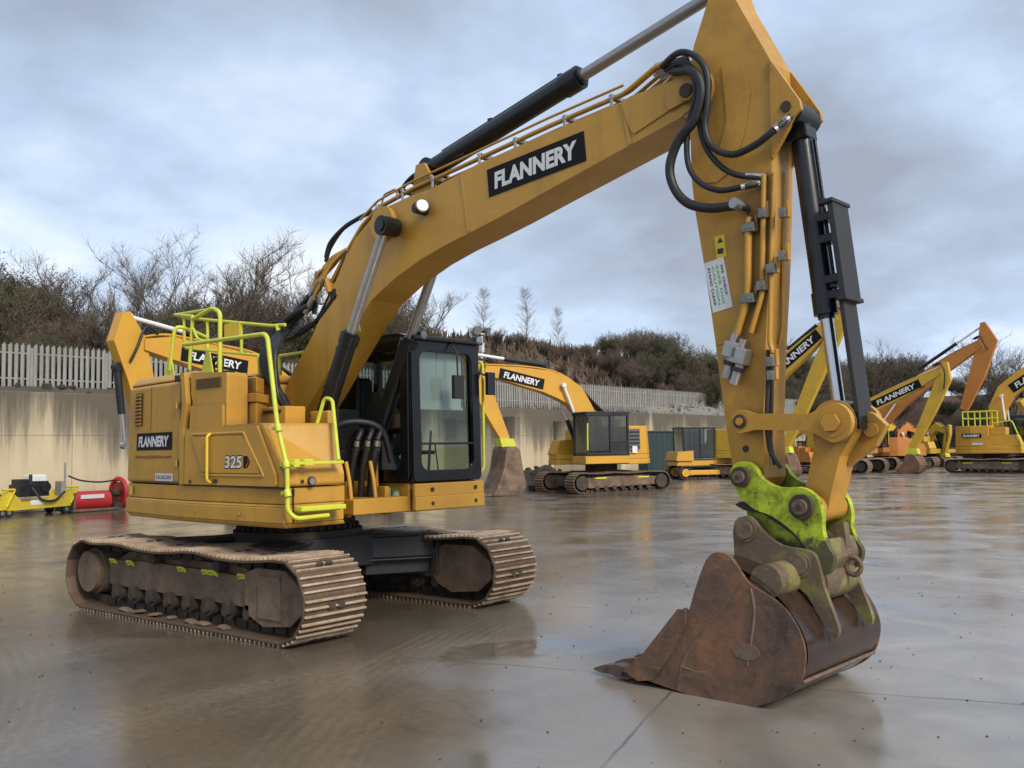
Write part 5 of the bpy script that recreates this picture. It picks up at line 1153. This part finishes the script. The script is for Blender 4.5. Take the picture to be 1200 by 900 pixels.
def plant_mesh(seed, n_main, height, spread, levels, twigs, up_=.6, start=.1, tw_w=.016, leaves=0, slim=1):
    rs = random.Random(seed); limbs, tw = grow(rs, n_main, height, spread, levels, twigs, up_, start, slim=slim)
    t = MB(); c = MB()
    for p, q, r0_, r1_ in limbs: t.tube([p, q], max(r0_, .008), 4 if r0_ < .03 else 6, 0, False, max(r1_, .006), caps=False)
    for a, m_, e in tw:
        for p, q, w in ((a, m_, tw_w), (m_, e, tw_w*.6)):
            sd = (q-p).cross(Vector((rs.uniform(-1, 1), rs.uniform(-1, 1), rs.uniform(-1, 1)))).normalized()*w*.5
            c.add([p-sd, p+sd, q+sd*.6, q-sd*.6], [(0, 1, 2, 3)], 0)
        for _ in range(leaves):
            p = a+(e-a)*rs.uniform(0, 1.1); u = Vector((rs.uniform(-1, 1), rs.uniform(-1, 1), rs.uniform(-1, 1))).normalized(); v = u.cross(Vector((rs.uniform(-1, 1), rs.uniform(-1, 1), .3))).normalized(); s_ = rs.uniform(.03, .07)
            c.add([p-u*s_, p+v*s_*.6, p+u*s_, p-v*s_*.6], [(0, 1, 2, 3)], 1)
    return t, c
def birch_mesh(seed, h):
    rs = random.Random(seed); t, c = MB(), MB(); P = [Vector((rs.uniform(-.12, .12)*k/4, rs.uniform(-.12, .12)*k/4, h*k/9)) for k in range(10)]
    t.tube(P, .075, 6, r1=.008)
    for i in range(80):
        f = rs.uniform(.16, .99)**.85; k = min(8, int(f*9)); p = P[k]+(P[k+1]-P[k])*(f*9-k); a = rs.uniform(0, 6.3); ln = (.35+2.3*(1-f)**.8)*rs.uniform(.6, 1.15)
        d = Vector((math.cos(a)*.95, math.sin(a)*.95, .7)).normalized(); q1 = p+d*ln*.5; q2 = q1+(d+Vector((0, 0, .35))).normalized()*ln*.5
        t.tube([p, q1, q2], .014, 3, r1=.005, caps=False)
        for _ in range(15):
            u = rs.random(); b0 = p+(q1-p)*u*2 if u < .5 else q1+(q2-q1)*(u-.5)*2
            e = b0+(d+Vector((rs.uniform(-.9, .9), rs.uniform(-.9, .9), rs.uniform(-.3, .5)))).normalized()*rs.uniform(.25, .75); sd = (e-b0).cross(Vector((rs.uniform(-1, 1), rs.uniform(-1, 1), .4))).normalized()*.007
            c.add([b0-sd, b0+sd, e+sd*.5, e-sd*.5], [(0, 1, 2, 3)])
    return t, c
def plant_proto(name, seed, mats_t, mats_c, **kw):
    t, c = plant_mesh(seed, **kw)
    return (name, t, c, mats_t, mats_c, {})
def place(proto, loc, s, rz, label, cat, group):
    name, t, c, mt, mc, st = proto
    r = empty(name, loc, rz); r.scale = (s*random.uniform(.9, 1.15), s*random.uniform(.9, 1.15), s); tag(r, label, cat, group)
    if 'a' not in st:
        st['a'] = t.build('trunk', M(*mt), r); st['b'] = c.build('crown', M(*mc), r)
    else:
        for k in 'ab':
            o = st[k].copy(); C.objects.link(o); o.parent = r
    return r
bush = [plant_proto('bare_bush', 11+i, ('bark',), (('twig_olive', 'twig_brown', 'twig_olive', 'twig_brown')[i], 'leaf_dark'), n_main=10, height=4.8, spread=.75, levels=3, twigs=9, tw_w=.020, leaves=(1, 0, 2, 0)[i]) for i in range(4)]
tree = [plant_proto('bare_tree', 41+i, ('bark',), ('twig_brown', 'leaf_dark'), n_main=(2, 3)[i], height=8.0, spread=.28, levels=3, twigs=14, tw_w=.018) for i in range(2)]
birch = [('birch_tree', *birch_mesh(61+i, 8.2), ('bark_birch',), ('twig_pale',), {}) for i in range(2)]
rs = random.Random(5)
def gz(P): return bank_h(P.x, P.y) if P.y < 84 or P.x < -50 else 0
# thicket behind the left fence
for i in range(46):
    y = -8+i*.95+rs.uniform(-.6, .6); x = -28.2-rs.uniform(0, 7.5)-(2 if i % 3 == 0 else 0); P = Vector((x, y, 0)); k = rs.choice((0, 0, 1, 2, 2, 3))
    s = rs.uniform(.85, 1.2)*(.76 if y < 5 else .80 if y < 12 else .76)*(1-.012*max(0, y-14))
    P.z = bank_h(x, y)-.1; place(bush[k], P, s, rs.uniform(0, 6.3), 'leafless tangled bush in the thicket behind the left palisade fence', 'bush', 'bushes of the left thicket')
for i in range(44):
    y = -10+i*.95; x = -27.2-rs.uniform(0, 1.2); P = Vector((x, y, bank_h(x, y)-.2)); place(bush[rs.choice((0, 2, 1))], P, rs.uniform(.30, .5), rs.uniform(0, 6), 'low leafless scrub bush pressed close behind the left palisade fence', 'bush', 'scrub behind the left fence')
for px, d, s, lb in ((183, 47, .74, 'thin bare tree rising above the left thicket over the bright yellow stick head'), (262, 49, .80, 'bare branching tree above the lime railings left of the boom'), (285, 50, .70, 'slender bare tree just right of the tallest thicket tree'), (345, 52, .70, 'bare tree behind the hydraulic hoses at the boom knee'), (100, 46, .62, 'bare round-topped tree in the left thicket'), (500, 58, .62, 'bare tree top just above the cab roof'), (470, 55, .6, 'bare tree seen under the boom behind the far ram')):
    P = G(px, d); P.z = gz(P); place(tree[px % 2], P, s, rs.uniform(0, 6), lb, 'tree', None)
for px, d, s, lb in ((568, 88, .85, 'pale slender birch behind the light mast'), (620, 90, .88, 'tallest pale birch on the bank crest left of the stick'), (656, 92, .70, 'shortest of the three pale birches on the bank crest')):
    P = G(px, d); P.z = gz(P)-.2; place(birch[px % 2], P, s, rs.uniform(0, 6), lb, 'tree', None)
# bushes on the middle bank and along the back
for i in range(30):
    px = 690+i*5.6+rs.uniform(-6, 6); d = rs.uniform(74, 90); P = G(px, d); P.z = gz(P)-.1
    s = (.32+.34*min(1, max(0, px-690)/90))*rs.uniform(.8, 1.1)
    place(bush[rs.choice((0, 1, 1, 3))], P, s, rs.uniform(0, 6), 'leafless brown bush on the bank left of the foreground stick', 'bush', 'bushes on the middle bank')
for i in range(26):
    px = 560+i*6; d = rs.uniform(70, 84); P = G(px, d); P.z = gz(P)-.1
    place(bush[rs.choice((1, 3))], P, rs.uniform(.15, .30), rs.uniform(0, 6), 'low brown scrub bush on the bracken bank above the fence', 'bush', 'scrub on the bracken bank')
def fz(P):
    t = max(0, P.y-84); return -.2+min(1, t/12)*6.5
for i in range(52):
    px = 880+i*7.2+rs.uniform(-6, 6); d = rs.uniform(100, 118); P = G(px, d); P.z = max(gz(P), fz(P) if P.x > -60 else 0)-.1
    s = rs.uniform(.85, 1.15)*(1.0 if px < 1010 else .85 if px < 1080 else .45)
    place(bush[rs.choice((0, 1, 1, 3, 2))], P, s, rs.uniform(0, 6), 'leafless bush in the far row behind the parked excavators', 'bush', 'bushes behind the right machines')
for i in range(60):
    px = 890+i*6.2+rs.uniform(-3, 3); d = rs.uniform(91, 100); P = G(px, d); P.z = max(gz(P), fz(P))-.2; place(bush[rs.choice((0, 1, 3, 2))], P, rs.uniform(.32, .55), rs.uniform(0, 6), 'low leafless bush at the foot of the far bank behind the excavators', 'bush', 'low bushes on the far bank')
for px, d, s, lb in ((1000, 100, 1.0, 'tall bare tree right of the bucket ram guard'), (1035, 104, .8, 'bare tree above the orange boom'), (1190, 96, 1.05, 'bare tree at the right edge of the photo'), (1165, 100, .85, 'bare tree between the orange stick and the right edge')):
    P = G(px, d); P.z = fz(P) if P.x > -60 else gz(P); place(tree[px % 2], P, s, rs.uniform(0, 6), lb, 'tree', None)
# bracken and dead grass as one mass
q = MB(); rb = random.Random(8)
for i in range(15000):
    x = -26.5-rb.random()**1.3*22; y = rb.uniform(-5, 92); z = bank_h(x, y); h = rb.uniform(.25, .9); a = rb.uniform(0, PI); w = rb.uniform(.06, .22); dx, dy = math.cos(a)*w, math.sin(a)*w; lx, ly = rb.uniform(-.3, .3), rb.uniform(-.3, .3)
    q.add([(x-dx, y-dy, z-.05), (x+dx, y+dy, z-.05), (x+lx+dx*.3, y+ly+dy*.3, z+h)], [(0, 1, 2)], 0 if rb.random() < .75 else 1)
for i in range(1400):
    x = -21.75-rb.random()*3.6; y = rb.uniform(-6, 80); z = bank_h(x, y); h = rb.uniform(.1, .35); a = rb.uniform(0, PI); w = .05; dx, dy = math.cos(a)*w, math.sin(a)*w
    q.add([(x-dx, y-dy, z-.05), (x+dx, y+dy, z-.05), (x+rb.uniform(-.2, .2), y+rb.uniform(-.2, .2), z+h)], [(0, 1, 2)], 1)
o = q.build('bracken', M('bracken', 'twig_olive')); tag(o, 'brown dead bracken and rough grass covering the bank behind the fence', 'bracken'); o['kind'] = 'stuff'

# ================================================================== SKY, SUN, CAMERA
SAZ, SEL = R(-14), R(36)                          # sun azimuth from +x, elevation
w = bpy.data.worlds.new('World'); sc.world = w; w.use_nodes = True; nt = w.node_tree; nt.nodes.clear()
out = N(nt, 'ShaderNodeOutputWorld'); sky = N(nt, 'ShaderNodeTexSky', sky_type='NISHITA', sun_disc=False)
sky.sun_elevation = SEL; sky.sun_rotation = PI/2-SAZ; sky.air_density = 1.2; sky.dust_density = 1.5
b1 = N(nt, 'ShaderNodeBackground'); nt.links.new(sky.outputs[0], b1.inputs[0]); b1.inputs[1].default_value = .11
tc = N(nt, 'ShaderNodeTexCoord'); sp_ = N(nt, 'ShaderNodeSeparateXYZ'); nt.links.new(tc.outputs['Generated'], sp_.inputs[0])
zz = mathn(nt, 'ADD', mathn(nt, 'MAXIMUM', sp_.outputs[2], 0.0), .30)
cx_ = N(nt, 'ShaderNodeCombineXYZ'); nt.links.new(mathn(nt, 'DIVIDE', sp_.outputs[0], zz), cx_.inputs[0]); nt.links.new(mathn(nt, 'DIVIDE', sp_.outputs[1], zz), cx_.inputs[1])
def wn(scale, det, ro, loc, dist=0):
    mp = N(nt, 'ShaderNodeMapping'); mp.inputs['Location'].default_value = loc; nt.links.new(cx_.outputs[0], mp.inputs[0])
    n = N(nt, 'ShaderNodeTexNoise'); n.inputs['Scale'].default_value = scale; n.inputs['Detail'].default_value = det; n.inputs['Roughness'].default_value = ro; n.inputs['Distortion'].default_value = dist
    nt.links.new(mp.outputs[0], n.inputs[0]); return n.outputs[0]
n1 = wn(1.05, 6, .5, (3.1, 1.7, 0), .2); n2 = wn(2.9, 8, .55, (7.7, 2.2, 4)); n3 = wn(.9, 5, .5, (1.2, 9.2, 2))
val = mathn(nt, 'ADD', mathn(nt, 'MULTIPLY', n1, .7), mathn(nt, 'MULTIPLY', n2, .3))
ccol = ramp(nt, val, [(.36, (.37, .42, .52)), (.44, (.47, .565, .72)), (.50, (.57, .70, .92)), (.56, (.73, .86, 1.05)), (.64, (1.0, 1.06, 1.13))])
hz = N(nt, 'ShaderNodeMapRange'); nt.links.new(sp_.outputs[2], hz.inputs[0]); hz.inputs[1].default_value = .0; hz.inputs[2].default_value = .35; hz.inputs[3].default_value = 1.14; hz.inputs[4].default_value = 1.0
b2 = N(nt, 'ShaderNodeBackground'); nt.links.new(ccol, b2.inputs[0]); nt.links.new(hz.outputs[0], b2.inputs[1])
cov = ramp(nt, n3, [(.40, (.62,)*3), (.55, (.96,)*3)])
mx = N(nt, 'ShaderNodeMixShader'); nt.links.new(cov, mx.inputs[0]); nt.links.new(b1.outputs[0], mx.inputs[1]); nt.links.new(b2.outputs[0], mx.inputs[2]); nt.links.new(mx.outputs[0], out.inputs[0])
sl = bpy.data.lights.new('sun', 'SUN'); sl.energy = 3.3; sl.angle = R(22); sl.color = (1, .93, .82); so = bpy.data.objects.new('sun', sl); C.objects.link(so)
dvec = Vector((math.cos(SAZ)*math.cos(SEL), math.sin(SAZ)*math.cos(SEL), math.sin(SEL))); so.rotation_euler = dvec.to_track_quat('Z', 'Y').to_euler(); so.location = dvec*60
cam = bpy.data.cameras.new('camera'); co = bpy.data.objects.new('camera', cam); C.objects.link(co)
cam.sensor_fit = 'HORIZONTAL'; cam.sensor_width = 36; cam.lens = FL/1200*36; cam.clip_end = 3000; cam.clip_start = .05
co.matrix_world = Matrix(((rt.x, up.x, -fw.x, CAM.x), (rt.y, up.y, -fw.y, CAM.y), (rt.z, up.z, -fw.z, CAM.z), (0, 0, 0, 1)))
sc.camera = co
sc.view_settings.view_transform = 'Standard'; sc.view_settings.look = 'None'; sc.view_settings.exposure = 0
sc.render.resolution_x, sc.render.resolution_y = 1024, 768
try:
    sc.cycles.use_denoising = True; sc.cycles.transparent_max_bounces = 16; sc.cycles.max_bounces = 8
except Exception: pass
